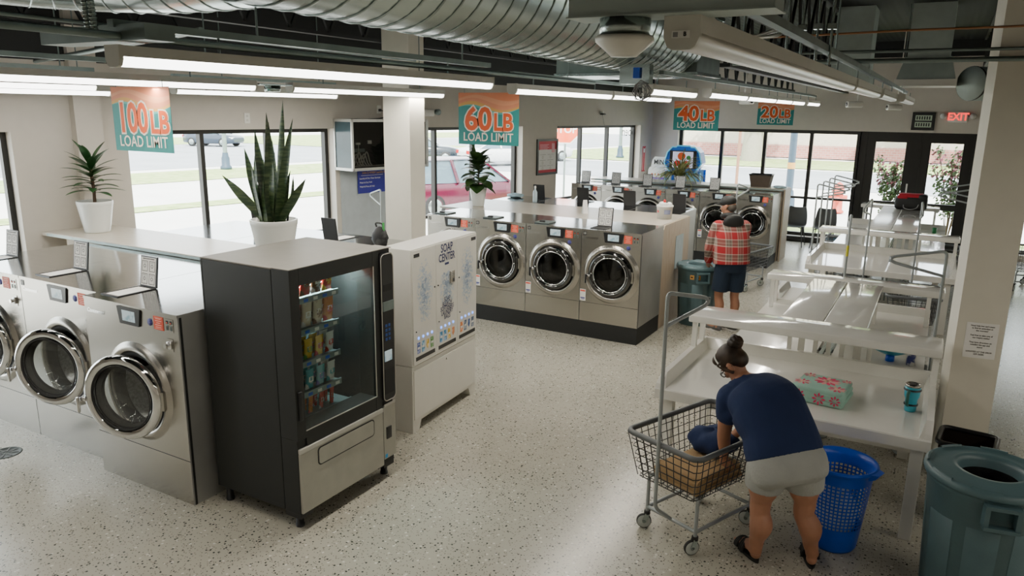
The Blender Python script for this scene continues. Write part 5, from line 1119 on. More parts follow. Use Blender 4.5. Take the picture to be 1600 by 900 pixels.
# ------------------------------------------------------------------ claw machines
CB = mat('claw_blue', (.008, .14, .62), rough=.3); CC = mat('claw_cyan', (.10, .55, .80), rough=.3, emit=(.15, .65, .95), estr=.2)
t = thing('claw_machine', 'bright blue claw machine with a lit screen on top', 'claw machine', (-5.22, 17.30, 0), R(6))
w, d = .40, .40
MB().rbox((-w, -d, 0), (w, d, .72), CB, .02).box((-.2, -d - .01, .25), (.2, -d, .55), BLACK).build('base_cabinet', t)
b = MB()
for x in (-w, w - .05):
    for y in (-d, d - .05): b.box((x, y, .72), (x + .05, y + .05, 1.52), CB)
b.box((-w, d - .02, .72), (w, d, 1.52), mat('claw_inside', (.30, .48, .52), rough=.5)); b.build('frame', t)
MB().box((-w - .012, -d - .012, .72), (-w + .012, -d + .03, 1.5), CC).box((w - .012, -d - .012, .72), (w + .012, -d + .03, 1.5), CC).build('light_strip', t)
MB().add([(-w, -d + .01, .72), (w, -d + .01, .72), (w, -d + .01, 1.5), (-w, -d + .01, 1.5)], [(0, 1, 2, 3)], CGLASS).build('glass', t)
hp = [(-.27, 1.48), (.27, 1.48), (.42, 1.70), (.36, 1.94), (.25, 2.06), (.17, 2.06), (.14, 2.09), (-.14, 2.09), (-.17, 2.06), (-.25, 2.06), (-.36, 1.94), (-.42, 1.70)]
hd = MB().prism(hp, -d - .02, d * .4, CB, 'xz').build('header', t)
MB().tube([(x, -d - .03, z) for x, z in hp], .016, CC, 6, True).build('light_strip', hd)
b = MB().box((-.30, -d - .05, 1.58), (.30, -d - .02, 1.98), BLACK).box((-.23, -d - .055, 1.60), (.23, -d - .05, 1.96), mat('claw_screen', (.55, .55, .72), rough=.2, emit=(.55, .55, .72), estr=.5)); s_ = b.build('screen', hd)
b = MB()
for x, z, r_, m in ((-.03, 1.86, .09, BORG), (-.12, 1.70, .07, MATS['red_knob']), (.08, 1.68, .08, MATS['red_knob']), (.13, 1.83, .05, GRN and mat('screen_green', (.05, .25, .06)))): b.lathe([(0, -d - .058), (r_, -d - .056)], m, (x, 0, z), 14, 'y')
b.build('screen_picture', s_)
random.seed(4); b = MB()
for k in range(26): b.lathe([(0, 0), (.06, .02), (.07, .06), (.04, .11), (0, .12)], random.choice((PAPER, BORG, MATS['screen_green'], BYEL, CC, MATS['claw_inside'])), (random.uniform(-.3, .3), random.uniform(-.3, .3), .74 + .1 * random.random()), 8)
o = b.build('plush_prizes'); o.location = t.location; o.rotation_euler.z = R(6); tag(o, 'heap of plush prizes inside the blue claw machine', 'prizes', kind='stuff')
t = thing('claw_machine', 'small white claw machine with MINI lettered on its header', 'claw machine', (-5.90, 17.45, 0), R(4)); w, d = .21, .24
MB().rbox((-w, -d, 0), (w, d, .85), WHITE, .015).box((-.12, -d - .008, .3), (.12, -d, .5), BLACK).build('base_cabinet', t)
b = MB()
for x in (-w, w - .03):
    for y in (-d, d - .03): b.box((x, y, .85), (x + .03, y + .03, 1.32), WHITE)
b.box((-w, d - .02, .85), (w, d, 1.32), MATS['claw_inside']).box((-w + .04, -d + .1, .87), (w - .04, d - .05, 1.0), mat('mixed_prizes', (.5, .4, .42), var=.5, scale=14)); b.build('frame', t)
MB().add([(-w, -d + .01, .85), (w, -d + .01, .85), (w, -d + .01, 1.32), (-w, -d + .01, 1.32)], [(0, 1, 2, 3)], CGLASS).build('glass', t)
b = MB().prism([(-w, 1.32), (w, 1.32), (w, 1.50), (w * .85, 1.56), (-w * .85, 1.56), (-w, 1.50)], -d - .01, d, WHITE, 'xz')
for k in range(4): b.box((-.13 + .075 * k, -d - .014, 1.37), (-.10 + .075 * k, -d - .01, 1.42), (BORG, BYEL, MATS['red_knob'], MATS['screen_green'])[k])
b.box((-w, -d - .014, 1.28), (w, -d - .009, 1.33), mat('purple_band', (.16, .05, .4), rough=.4)); b.build('header', t)
b = MB().prism([(-.18, 1.56), (.20, 1.56), (.22, 1.68), (.16, 1.80), (-.10, 1.80), (-.16, 1.72)], -.12, -.08, WHITE, 'xz').text('MINI', .16, (.02, -.123, 1.67), (1, 0, 0), (0, 0, 1), BLACK, .02, squash=.85); b.build('topper', t)
# ------------------------------------------------------------------ chairs
def chair(loc, rz, lab, first=[None]):
    if first[0]: return dup(first[0], loc, rz, lab)
    t = thing('shell_chair', lab, 'chair', loc, rz); m = mat('charcoal_shell', (.075, .080, .080), rough=.5); K = 13
    def sec(y, z, w, dish): return [(-w + 2 * w * i / K, y - dish * (1 - (2 * i / K - 1) ** 2), z + .0 + .028 * abs(2 * i / K - 1) ** 3) for i in range(K + 1)]
    rows = []
    for y, z, w, d in ((-.20, .425, .20, 0), (-.22, .44, .21, .0), (-.10, .435, .225, .0), (.05, .432, .23, .0), (.15, .445, .228, -.01), (.20, .49, .225, -.025), (.225, .58, .22, -.035), (.25, .70, .205, -.04), (.265, .79, .185, -.04), (.27, .825, .16, -.035)): rows.append(sec(y, z, w, d))
    b = MB().loft(rows, m, closed=False, caps=False); o = b.build('seat_shell', t, fix=False); s = o.modifiers.new('s', 'SOLIDIFY'); s.thickness = .012; s = o.modifiers.new('u', 'SUBSURF'); s.levels = 1; s.render_levels = 1
    for x in (-1, 1):
        for y in (-1, 1): MB().tube(fillet([(x * .10, y * .10, .425), (x * .17, y * .15, .42), (x * .225, y * .21, .005)], .03), .010, BLACK, 8).build('leg', t)
    MB().tube([(-.2, -.19, .18), (.2, -.19, .18)], .007, BLACK, 6).tube([(-.2, .19, .18), (.2, .19, .18)], .007, BLACK, 6).build('stretcher', t)
    first[0] = t; return t
chair((-2.70, 17.22, 0), R(0), 'charcoal shell chair in the middle of the three by the far window')
chair((-2.10, 17.25, 0), R(0), 'charcoal shell chair nearest the entrance doors')
chair((-3.30, 17.22, 0), R(0), 'charcoal shell chair half hidden behind the far washer row')
# chair backs face the window: seat opens towards the room (-y)
# ------------------------------------------------------------------ outside
ASPH = mat('street_asphalt', (.34, .36, .38), rough=.9, var=.08, scale=.4); CONC = mat('pale_concrete', (.76, .74, .70), rough=.85, var=.05, scale=.6); GRASS = mottled('lawn_grass', (.26, .36, .10), (.42, .50, .20), 3, .35, .65, .95)
def flat(name, pts, z, m, lab=None): o = MB().add([(x, y, z) for x, y in pts], [tuple(range(len(pts)))], m).build(name, fix=False); return struct(o)
flat('ground', [(-140, -60), (90, -60), (90, 160), (-140, 160)], -.16, CONC)
# street running past the slanted wall
dx, dy = .1597, .987
def along(off, a, b_, w): ox, oy = -8.5 - off * dy, 4.3 + off * dx; return [(ox + dx * a, oy + dy * a), (ox + dx * b_, oy + dy * b_), (ox + dx * b_ - dy * w, oy + dy * b_ + dx * w), (ox + dx * a - dy * w, oy + dy * a + dx * w)]
flat('street', along(27, -40, 90, 22), -.15, ASPH)
flat('far_street', [(-60, 33), (70, 33), (70, 44), (-60, 44)], -.145, ASPH)
def lawn(name, pts, z): return tag(MB().add([(x, y, z) for x, y in pts], [tuple(range(len(pts)))], GRASS).build(name, fix=False), 'strip of sunlit short grass outside the windows', 'grass', kind='stuff')
lawn('grass', along(12.5, 2, 16, 1.2), -.14); lawn('grass', along(20.5, -2, 75, 5), -.14); lawn('grass', along(50, -30, 90, 14), -.134)
lawn('grass', [(-12, 18.6), (14, 18.6), (14, 21.4), (-12, 21.4)], -.13); lawn('grass', [(-60, 45), (70, 45), (70, 54), (-60, 54)], -.122)
def car(lab, loc, rz, m, suv=False, L=4.6):
    t = thing('parked_car', lab, 'car', loc, rz); H = 1.65 if suv else 1.42; Wd = .92; s = L / 4.6
    gl = mat('car_glass', (.10, .16, .20), rough=.08, coat=.5)
    low = [(-2.3, .35), (-2.3, .75), (-2.22, .95), (-1.9, 1.0), (1.0, .98), (2.0, .86), (2.28, .68), (2.3, .35), (2.0, .22), (-2.0, .22)]
    rings = []
    for x, z0, z1, w in ((-2.32, .40, .78, .70), (-2.25, .28, .95, .84), (-1.7, .22, 1.0, .92), (-.3, .22, 1.0, .93), (.9, .22, .98, .93), (1.6, .22, .92, .90), (2.15, .26, .80, .82), (2.32, .38, .68, .66)):
        rings.append([(x * s, w * cx_, z0 + (z1 - z0) * cz_) for cx_, cz_ in ((-.90, 0), (-1, .15), (-1, .65), (-.94, .92), (-.8, 1), (.8, 1), (.94, .92), (1, .65), (1, .15), (.90, 0))])
    MB().loft(rings, m).build('body', t)
    xa, xb, xc, xd = ((-2.2, -1.75, .15, 1.05) if suv else (-1.7, -.95, .1, 1.1)); rings = []
    cab = MB(); v = []
    for x, z, w in ((xa, .97, .86), (xb, H - .06, .66), (xc, H - .02, .66), (xd, .95, .84)): v += [(x * s, -w, z), (x * s, w, z)]
    cab.add(v, [(0, 1, 3, 2), (4, 5, 7, 6)], gl); cab.add(v, [(0, 2, 4, 6), (7, 5, 3, 1)], gl); cab.build('windows', t, fix=False)
    r = MB().loft([[(xb * s - .08, y, H - .09 + .06 * (1 - (y / .70) ** 2)) for y in (-.70, -.5, 0, .5, .70)], [((xb + xc) / 2 * s, y, H - .05 + .06 * (1 - (y / .70) ** 2)) for y in (-.72, -.5, 0, .5, .72)], [(xc * s + .08, y, H - .07 + .05 * (1 - (y / .70) ** 2)) for y in (-.70, -.5, 0, .5, .70)]], m, closed=False, caps=False)
    for sd in (-1, 1):
        for a, c in (((xa, .97, .87), (xb, H - .07, .68)), ((xc, H - .05, .68), (xd, .95, .85)), (((xa + xd) / 2 - .1, .97, .90), ((xb + xc) / 2, H - .05, .70))): r.obox((a[0] * s, sd * a[2], a[1]), (c[0] * s, sd * c[2], c[1]), .09, .05, m)
    r.build('roof', t, fix=False)
    for x in (-1.42, 1.42):
        for y in (-1, 1): MB().lathe([(0, -.10), (.2, -.11), (.23, -.09), (.31, -.11), (.335, -.08), (.335, .08), (.31, .11), (.23, .09), (.2, .11), (0, .10)], RUBBER, (x * s, y * .83, .335), 24, 'y').lathe([(0, y * .112), (.20, y * .115), (.215, y * .10)], GALV, (x * s, y * .83, .335), 20, 'y').build('wheel', t)
    MB().box((-2.33 * s, -.82, .68), (-2.2 * s, -.5, .86), mat('tail_light', (.5, .02, .02), rough=.2)).box((-2.33 * s, .5, .68), (-2.2 * s, .82, .86), MATS['tail_light']).build('tail_lights', t)
    MB().box((2.15 * s, -.80, .62), (2.27 * s, -.48, .74), PAPER).box((2.15 * s, .48, .62), (2.27 * s, .80, .74), PAPER).build('headlights', t)
    return t
CARD = mat('car_dark_blue', (.02, .035, .06), rough=.2, coat=.6); CARR = mat('car_maroon', (.085, .004, .022), rough=.25, coat=.5); CARW = mat('car_white', (.75, .75, .75), rough=.25, coat=.5)
car('dark blue car far across the street, seen through the first window', (-49.5, 40.0, -.15), R(15), CARD, False, 4.4)
car('maroon car parked right outside the second window, behind the fig plant', (-12.3, 18.7, -.15), R(62), CARR, True, 4.6)
car('black car on the street, seen beside the middle column', (-26.5, 35.6, -.15), R(35), mat('car_black', (.012, .02, .03), rough=.2, coat=.5), True, 4.8)
car('white car on the street behind the stop sign', (-21.9, 41.0, -.15), R(60), CARW, True, 4.8)
car('white car on the street between the second window posts', (-21.6, 36.5, -.15), R(58), CARW, False, 4.6)
def lamp_post(lab, loc, h, m=GALVD, band=False):
    t = thing('street_lamp', lab, 'street lamp', loc)
    MB().lathe([(0, 0), (.27, 0), (.27, .12), (.20, .2), (.19, .55), (.15, .65), (.13, .8)], mat('lamp_base', (.04, .07, .11), rough=.5), n=16).build('base', t); MB().lathe([(.105, .7), (.10, 2.5), (.085, h), (0, h)], m, n=14).build('pole', t)
    MB().lathe([(0, h), (.09, h), (.20, h + .3), (.22, h + .5), (.12, h + .8), (0, h + .9)], PAPER, n=16).build('lantern', t)
    if band: MB().lathe([(.112, 1.42), (.108, 1.60)], BYEL, n=14).build('band', t)
LP = mat('lamp_pole_blue', (.05, .08, .12), rough=.5)
lamp_post('grey street lamp post outside the first window', (-30.4, 25.15, -.14), 5); lamp_post('street lamp post seen in the third window under the word open', (-18.9, 47.6, -.14), 5)
lamp_post('blue-grey lamp post with pale band outside the far windows', (-3.85, 23.0, -.13), 5, LP, True)
t = thing('sign_post', 'thin rusty sign post beyond the far windows', 'post', (-5.35, 22.9, -.13)); MB().tube([(0, 0, 0), (0, 0, 3.6)], .045, mat('rust_post', (.36, .19, .12), rough=.7), 8).build('post', t)
t = thing('fire_hydrant', 'orange-red fire hydrant outside beside the doors', 'hydrant', (-2.75, 25.2, -.13)); HY = mat('hydrant_red', (.55, .09, .05), rough=.5)
MB().lathe([(0, 0), (.2, 0), (.2, .06), (.15, .08), (.14, .60), (.2, .62), (.2, .68), (.16, .72), (.12, .86), (.05, .92), (0, .95)], HY, n=20).build('barrel', t); MB().lathe([(0, -.26), (.07, -.26), (.07, .26), (0, .26)], HY, (0, 0, .48), 12, 'x').lathe([(0, -.28), (.09, -.28), (.09, 0)], HY, (0, 0, .42), 12, 'y').build('nozzles', t)
t = thing('stop_sign', 'red stop sign with emissive face partly visible in the third window', 'sign', (-9.66, 20.0, -.14), R(20)); MB().tube([(0, .03, 0), (0, .03, 3.1)], .03, GALV, 8).build('post', t)
oc = [(.44 * math.cos(R(22.5 + 45 * k)), .44 * math.sin(R(22.5 + 45 * k)) + 2.45) for k in range(8)]; oi = [(x * .92, (z - 2.45) * .92 + 2.45) for x, z in oc]
MB().prism(oc, -.004, .004, WHITE, 'xz').prism(oi, -.006, -.004, mat('stop_red_glow', (.75, .10, .03), rough=.5, emit=(.8, .12, .03), estr=.6), 'xz').text('STOP', .32, (0, -.008, 2.45), (1, 0, 0), (0, 0, 1), WHITE, .02, squash=.9).build('plate', t, fix=False)  # brightness put into the red as glow, the sign has no lamp
t = thing('brick_building', 'low brick and beige building across the far street', 'building', (-8, 56, -.1)); MB().box((-9.5, 0, 0), (50, 8, .85), BRICK).build('brick_base', t); MB().box((-9.5, .1, .85), (50, 8, 6), mat('beige_siding', (.62, .55, .46), rough=.9)).build('upper_wall', t)
def leafcloud(b, c, r, n, s, m):
    for k in range(n):
        a = random.random() * 2 * PI; e = math.asin(random.uniform(-1, 1)); q = r * random.random() ** .4; p = Vector((c[0] + q * math.cos(a) * math.cos(e), c[1] + q * math.sin(a) * math.cos(e), c[2] + q * math.sin(e) * .8))
        d = Vector((random.uniform(-1, 1), random.uniform(-1, 1), random.uniform(-1, 1))).normalized(); u = d.orthogonal().normalized() * s; w = d.cross(u)
        b.add([p - u - w * .6, p + u - w * .6, p + u * .8 + w * .6, p - u * .8 + w * .6], [(0, 1, 2, 3)], m)
def tree(lab, loc, h, tr, r, n, m, s=.22):
    t = thing('street_tree', lab, 'tree', loc); b = MB().tube(bezier([(0, 0, 0), (.05, 0, h * .3), (0, .05, h * .55), (0, 0, h * .8)], 5), [tr * (1.25 - .55 * i / 15) for i in range(16)], mat('tree_bark', (.36, .33, .27), rough=.95, bump=1, bscale=14), 12)
    for k in range(6): a = k * 1.05; b.tube([(0, 0, h * .45), (r * .35 * math.cos(a), r * .35 * math.sin(a), h * .72), (r * .7 * math.cos(a), r * .7 * math.sin(a), h * .95)], [tr * .5, tr * .3, tr * .1], MATS['tree_bark'], 8)
    b.build('trunk', t); b = MB(); leafcloud(b, (0, 0, h), r, n, s, m); b.build('foliage', t, fix=False)
random.seed(21); LT = mottled('tree_leaf', (.10, .16, .05), (.25, .32, .12), 2, .4, .6, .7)
tree('broad pale-trunked tree across the far street', (-11.0, 50.6, -.13), 6.2, .55, 3.6, 1500, LT, .25); tree('second street tree behind the doors', (4.5, 50, -.13), 6, .4, 3.2, 900, LT, .25); tree('dark hedge-like tree between the far window posts', (-1.6, 53, -.13), 4.2, .3, 2.2, 700, LT, .25)
def shrub(lab, loc, seed, h=2.2):
    random.seed(seed); t = thing('flowering_shrub', lab, 'shrub', loc); b = MB(); lv = MB(); m1 = mat('shrub_leaf', (.05, .09, .03), rough=.6, var=.4); m2 = mat('shrub_bloom', (.20, .06, .09), rough=.7, var=.3)
    for k in range(9):
        a = k * .7 + random.random(); sp_ = random.uniform(.15, .55); tip = Vector((sp_ * math.cos(a), sp_ * math.sin(a) * .6, h * random.uniform(.7, 1.0))); P = bezier([(0, 0, 0), (tip.x * .25, tip.y * .25, tip.z * .4), (tip.x * .6, tip.y * .6, tip.z * .75), tip], 5); b.tube(P, .010, STEM, 5)
        for q in range(26): p = P[random.randint(5, len(P) - 1)]; leafcloud(lv, p, .15, 5, .036, m2 if random.random() < .35 and p.z > h * .6 else m1)
    b.build('stems', t); lv.build('foliage', t, fix=False)
shrub('young flowering shrub outside the left door pane', (-1.05, 20.1, -.13), 3); shrub('young flowering shrub outside the right door pane', (.22, 20.0, -.13), 8, 2.5)
# ------------------------------------------------------------------ people
def ellipsoid(b, c, ax, m, n=16, k=10):
    c = Vector(c); A, B, C_ = [Vector(a) for a in ax]; rings = []
    for i in range(1, k):
        ph = PI * i / k; rings.append([c + A * (math.sin(ph) * math.cos(2 * PI * j / n)) + B * (math.sin(ph) * math.sin(2 * PI * j / n)) + C_ * math.cos(ph) for j in range(n)])
    return b.loft(rings, m)
def ball(b, c, r, m): return ellipsoid(b, c, ((r, 0, 0), (0, r, 0), (0, 0, r)), m, 14, 8)
def limb(b, pts, rs, m, n=6):
    P = bezier(pts, n); k = len(pts) - 1; R_ = []
    for i in range(len(P)):
        u = i / n; a = min(int(u), k - 1); f = u - a; f = f * f * (3 - 2 * f); R_.append(rs[a] * (1 - f) + rs[a + 1] * f)
    b.tube(P, R_, m, 16); ball(b, P[0], R_[0] * .97, m); ball(b, P[-1], R_[-1] * .97, m); return b
def trunk(b, secs, m, n=24, sub=5):
    """secs: (centre, side vector, half width, half depth)"""
    C_ = bezier([s[0] for s in secs], sub); SD = bezier([s[1] for s in secs], sub); W_ = bezier([(s[2], s[3], 0) for s in secs], sub); rings = []
    for i, c in enumerate(C_):
        t = (C_[min(i + 1, len(C_) - 1)] - C_[max(i - 1, 0)]).normalized(); s = SD[i] - t * SD[i].dot(t); s.normalize(); f = t.cross(s)
        row = []
        for j in range(n):
            a = 2 * PI * j / n; ca, sa = math.cos(a), math.sin(a); p = 2.4
            q = (abs(ca) ** p + abs(sa) ** p) ** (-1 / p); row.append(c + s * (ca * q * W_[i].x) + f * (sa * q * W_[i].y))
        rings.append(row)
    return b.loft(rings, m)
def hand(b, wrist, d, nrm, m, s=1., side=1, curl=.5):
    """palm + five separate fingers; d along the hand, nrm = palm side, side=+1 thumb along d x nrm"""
    w = Vector(wrist); d = Vector(d).normalized(); nr = Vector(nrm); nr = (nr - d * nr.dot(d)).normalized(); x = d.cross(nr) * side
    ellipsoid(b, w + d * .045 * s, (x * .042 * s, nr * .015 * s, d * .055 * s), m); ellipsoid(b, w + d * .065 * s, (x * .040 * s, nr * .014 * s, d * .036 * s), m)
    for k, (o, L_) in enumerate(((.030, .072), (.011, .082), (-.009, .077), (-.028, .060))):
        p = w + d * (.088 - .004 * abs(k - 1)) * s + x * o * s; P = [p - d * .012 * s, p]; a = curl * .35
        for q in range(3): P.append(P[-1] + (d * math.cos(a) + nr * math.sin(a)) * (L_ * s * (.44, .32, .24)[q])); a += curl * .55
        b.tube(P, [.0088 * s, .0088 * s, .0084 * s, .0078 * s, .0068 * s], m, 8); ball(b, P[-1], .0068 * s, m)
    p = w + d * .025 * s + x * .03 * s; P = [p, p + (x * .8 + d * .5 + nr * .25).normalized() * .035 * s, p + (x * .8 + d * .5 + nr * .25).normalized() * .035 * s + (d * .8 + x * .35 + nr * .4).normalized() * .030 * s]
    P.append(P[-1] + (d * .9 + nr * .4).normalized() * .024 * s); b.tube(P, [.013 * s, .0115 * s, .0095 * s, .0075 * s], m, 8); ball(b, P[-1], .0075 * s, m)
def head(b, c, fwd, up, m, s=1.):
    f = Vector(fwd).normalized(); u = Vector(up); u = (u - f * u.dot(f)).normalized(); x = f.cross(u)
    c = Vector(c); q = lambda a, e, g: c + x * (a * s) + f * (e * s) + u * (g * s)
    ellipsoid(b, q(0, -.012, .03), (x * .076 * s, f * .096 * s, u * .088 * s), m, 20, 14)
    ellipsoid(b, q(0, .018, -.03), (x * .062 * s, f * .070 * s, u * .082 * s), m, 20, 14)
    ellipsoid(b, q(0, .05, -.088), (x * .034 * s, f * .032 * s, u * .026 * s), m)      # chin
    ellipsoid(b, q(0, .062, .018), (x * .050 * s, f * .022 * s, u * .013 * s), m)     # brow
    b.tube([q(0, .078, .012), q(0, .096, -.018), q(0, .102, -.030)], [.008 * s, .012 * s, .014 * s], m, 10); ellipsoid(b, q(0, .092, -.034), (x * .018 * s, f * .014 * s, u * .010 * s), m)
    for k in (-1, 1):
        ellipsoid(b, q(k * .040, .060, -.022), (x * .020 * s, f * .018 * s, u * .018 * s), m); ellipsoid(b, q(k * .078, -.008, -.012), (x * .010 * s, f * .020 * s, u * .033 * s), m); ellipsoid(b, q(k * .084, -.018, -.004), (x * .008 * s, f * .012 * s, u * .026 * s), m)
    ellipsoid(b, q(0, .080, -.060), (x * .022 * s, f * .010 * s, u * .009 * s), m)
    return q
def face(q, par):
    b = MB(); ew = mat('eye_white', (.7, .68, .65), rough=.2); ir = mat('eye_iris', (.05, .03, .02), rough=.15)
    X = (q(1, 0, 0) - q(0, 0, 0)); F = (q(0, 1, 0) - q(0, 0, 0)); U = (q(0, 0, 1) - q(0, 0, 0))
    for k in (-1, 1): ellipsoid(b, q(k * .031, .074, -.002), (X * .013, F * .010, U * .008), ew); ellipsoid(b, q(k * .031, .082, -.002), (X * .006, F * .003, U * .006), ir)
    b.build('eyes', par)
    b = MB(); lp = mat('lips', (.40, .14, .11), rough=.45); ellipsoid(b, q(0, .088, -.062), (X * .023, F * .006, U * .005), lp); ellipsoid(b, q(0, .087, -.071), (X * .020, F * .007, U * .006), lp); b.build('mouth', par)
    b = MB()
    for k in (-1, 1): b.tube([q(k * .014, .084, .018), q(k * .032, .083, .023), q(k * .050, .070, .018)], [.003, .0035, .002], HAIR, 6)
    b.build('eyebrows', par)
def sandal(par, heel, toe, m, sole=True):
    h = Vector(heel); t = Vector(toe); d = (t - h).normalized(); L_ = (t - h).length; x = Vector((d.y, -d.x, 0)); b = MB(); rows = []
    out = []
    for i in range(20):
        a = 2 * PI * i / 20; v = .5 - .5 * math.cos(a); w = (.034 + .014 * v) * math.sin(a); out.append(h - d * .02 + d * (v * (L_ + .04)) + x * w)
    b.loft([[p + Vector((0, 0, z)) for p in out] for z in (.001, .022)], m, False); b.build('sandal_sole', par)
    s = MB()
    for v, wd in ((.52, .03), (.80, .022)):
        P = []
        for k in range(9): a = PI * k / 8; P.append(h + d * (v * L_) + x * (.050 * math.cos(a)) + Vector((0, 0, .012 + (.075 if v < .6 else .052) * math.sin(a))))
        for dd in (-wd * .6, 0, wd * .6): s.tube([p + d * dd for p in P], .010, m, 8)
    s.build('sandal_strap', par)
V3 = Vector
# --- woman bending over the cart (world coordinates, root at her feet)
def woman():
    O = V3((-.58, 4.58, 0)); t = thing('person', 'woman in navy t-shirt, grey shorts and black sandals bending over the wire cart', 'person', O)
    w = lambda *p: V3(p) - O
    hipc, waist, chest, sh, nk = w(-.62, 4.50, .76), w(-.69, 4.555, .91), w(-.80, 4.64, 1.035), w(-.905, 4.70, 1.085), w(-.985, 4.735, 1.135)
    sd = V3((.86, .50, .0)); sd2 = V3((.80, .58, .05))
    LH, RH = w(-.715, 4.45, .70), w(-.515, 4.54, .71); LK, RK = w(-.735, 4.475, .42), w(-.49, 4.565, .435); LA, RA = w(-.745, 4.515, .09), w(-.425, 4.655, .095)
    LS, RS = w(-1.015, 4.625, 1.03), w(-.80, 4.83, 1.075); LE, RE = w(-1.035, 4.655, .77), w(-.90, 4.95, .82); LW, RW = w(-1.03, 4.69, .60), w(-1.02, 4.93, .66)
    HC = w(-1.042, 4.765, 1.215); fw = V3((-.52, .10, -.80)); up = V3((-.62, .05, .55))
    LT, RT = w(-.885, 4.70, 0), w(-.47, 4.86, 0); LHe, RHe = w(-.735, 4.52, 0), w(-.42, 4.635, 0)
    b = MB(); m = SKIN
    trunk(b, [(hipc - V3((0, 0, .06)), sd, .13, .10), (hipc, sd, .18, .13), (waist, sd, .165, .13), (chest, sd2, .175, .125), (sh, sd2, .15, .09), (nk, sd2, .06, .055)], m)
    for H_, K_, A_, He, To in ((LH, LK, LA, LHe, LT), (RH, RK, RA, RHe, RT)):
        back = V3((.02, -.025, 0))
        limb(b, [H_ + V3((0, 0, .04)), (H_ * .5 + K_ * .5), K_ + V3((0, 0, .04)), K_ - V3((0, 0, .04)), K_ * .62 + A_ * .38 + back, K_ * .25 + A_ * .75, A_], [.105, .092, .066, .062, .071, .048, .040], m)
        d = (To - He).normalized(); z = V3((0, 0, 1)); x = V3((d.y, -d.x, 0))
        ellipsoid(b, He + d * .02 + z * .052, (x * .034, d * .042, z * .034), m); limb(b, [A_, He + d * .09 + z * .07, To - d * .045 + z * .042], [.042, .038, .026], m)
        ellipsoid(b, He + d * .15 + z * .045, (x * .042, d * .075, z * .022), m)
        for k in range(5): p = To - d * (.035 + .010 * k) + x * ((-.034 + .017 * k) * (1 if H_ is RH else -1)) * -1; b.tube([p - d * .02 + z * .04, p + d * .028 + z * .035], [.0115 - .001 * k] * 2, m, 8); ball(b, p + d * .028 + z * .035, .0115 - .001 * k, m)
    for S_, E_, W__, sgn in ((LS, LE, LW, 1), (RS, RE, RW, -1)):
        limb(b, [S_, S_ * .5 + E_ * .5, E_, E_ * .6 + W__ * .4, W__], [.062, .052, .044, .042, .030], m); hand(b, W__, W__ - E_ + V3((0, 0, -.05)), V3((.3, .7, 0)) if sgn > 0 else V3((-.5, -.6, 0)), m, .95, sgn, .7)
    limb(b, [nk - V3((-.03, -.02, .02)), nk + (HC - nk) * .5, HC - fw.normalized() * .03], [.062, .056, .055], m)
    q = head(b, HC, fw, up, m, .98)
    remesh_build(b, 'body', t, voxel=.0058, smooth=3)
    face(q, t)
    X = (q(1, 0, 0) - q(0, 0, 0)); F = (q(0, 1, 0) - q(0, 0, 0)); U = (q(0, 0, 1) - q(0, 0, 0))
    h = MB(); ellipsoid(h, q(0, -.028, .042), (X * .086, F * .096, U * .092), HAIR, 22, 14); ellipsoid(h, q(0, -.060, .0), (X * .074, F * .058, U * .074), HAIR, 20, 12); ellipsoid(h, q(0, .045, .085), (X * .060, F * .045, U * .04), HAIR)
    for k in (-1, 1): h.tube([q(k * .07, .035, .06), q(k * .08, .03, .01), q(k * .08, .0, -.05)], [.022, .014, .012], HAIR, 10)
    remesh_build(h, 'hair', t, voxel=.006, smooth=2)
    h = MB(); bc = q(.005, -.118, .075)
    random.seed(2)
    for k in range(9):
        a = k * .8; r_ = .028 + .01 * random.random(); P = [bc + X * (r_ * math.cos(a + j * .75)) + U * (r_ * math.sin(a + j * .75)) - F * (.012 + .006 * j - .02 * (k % 3)) for j in range(7)]; h.tube(P, [.010, .015, .017, .018, .017, .014, .009], HAIR, 8)
    ellipsoid(h, bc - F * .015, (X * .036, F * .036, U * .036), HAIR); remesh_build(h, 'hair_bun', t, voxel=.005, smooth=1)
    MB().lathe([(.030, -.008), (.038, 0), (.030, .008)], BLACK, n=18).build('hair_tie', t, bc + F * .022, rot=F.to_track_quat('Z', 'Y').to_euler())
    hb = MB(); P = [q(.089 * math.cos(R(10 + 160 * j / 12)), .030 + .0 * j, .02 + .105 * math.sin(R(10 + 160 * j / 12))) for j in range(13)]; hb.tube(P, .0055, WHITE, 8); hb.build('headband', t)
    g = MB()
    for k in (-1, 1):
        g.tube([q(k * .033 + .024 * math.cos(2 * PI * j / 16), .094 - .10 * abs(k * .033 + .024 * math.cos(2 * PI * j / 16)) ** 1.5, -.004 + .019 * math.sin(2 * PI * j / 16)) for j in range(16)], .0035, BLACK, 6, True); g.tube([q(k * .057, .088, .004), q(k * .080, .03, .006), q(k * .086, -.02, .002), q(k * .083, -.03, -.015)], .0028, BLACK, 6)
    g.tube([q(-.010, .095, .0), q(0, .097, .003), q(.010, .095, 0)], .003, BLACK, 6); g.build('glasses', t)
    s = MB()
    trunk(s, [(hipc + (waist - hipc) * .12, sd, .232, .170), (hipc + (waist - hipc) * .5, sd, .232, .172), (waist, sd, .222, .168), (waist * .5 + chest * .5, sd2, .232, .172), (chest, sd2, .228, .165), (sh, sd2, .190, .115), (sh * .35 + nk * .65, sd2, .085, .072)], NAVY, 28)
    limb(s, [sh * .7 + nk * .3, sh * .45 + LS * .55, LS], [.085, .100, .082], NAVY); limb(s, [chest * .6 + sh * .4 + (LS - sh) * .45, LS * .6 + LE * .4 + (chest - sh) * .15], [.11, .075], NAVY); limb(s, [sh * .7 + nk * .3, sh * .45 + RS * .55, RS], [.085, .095, .08], NAVY)
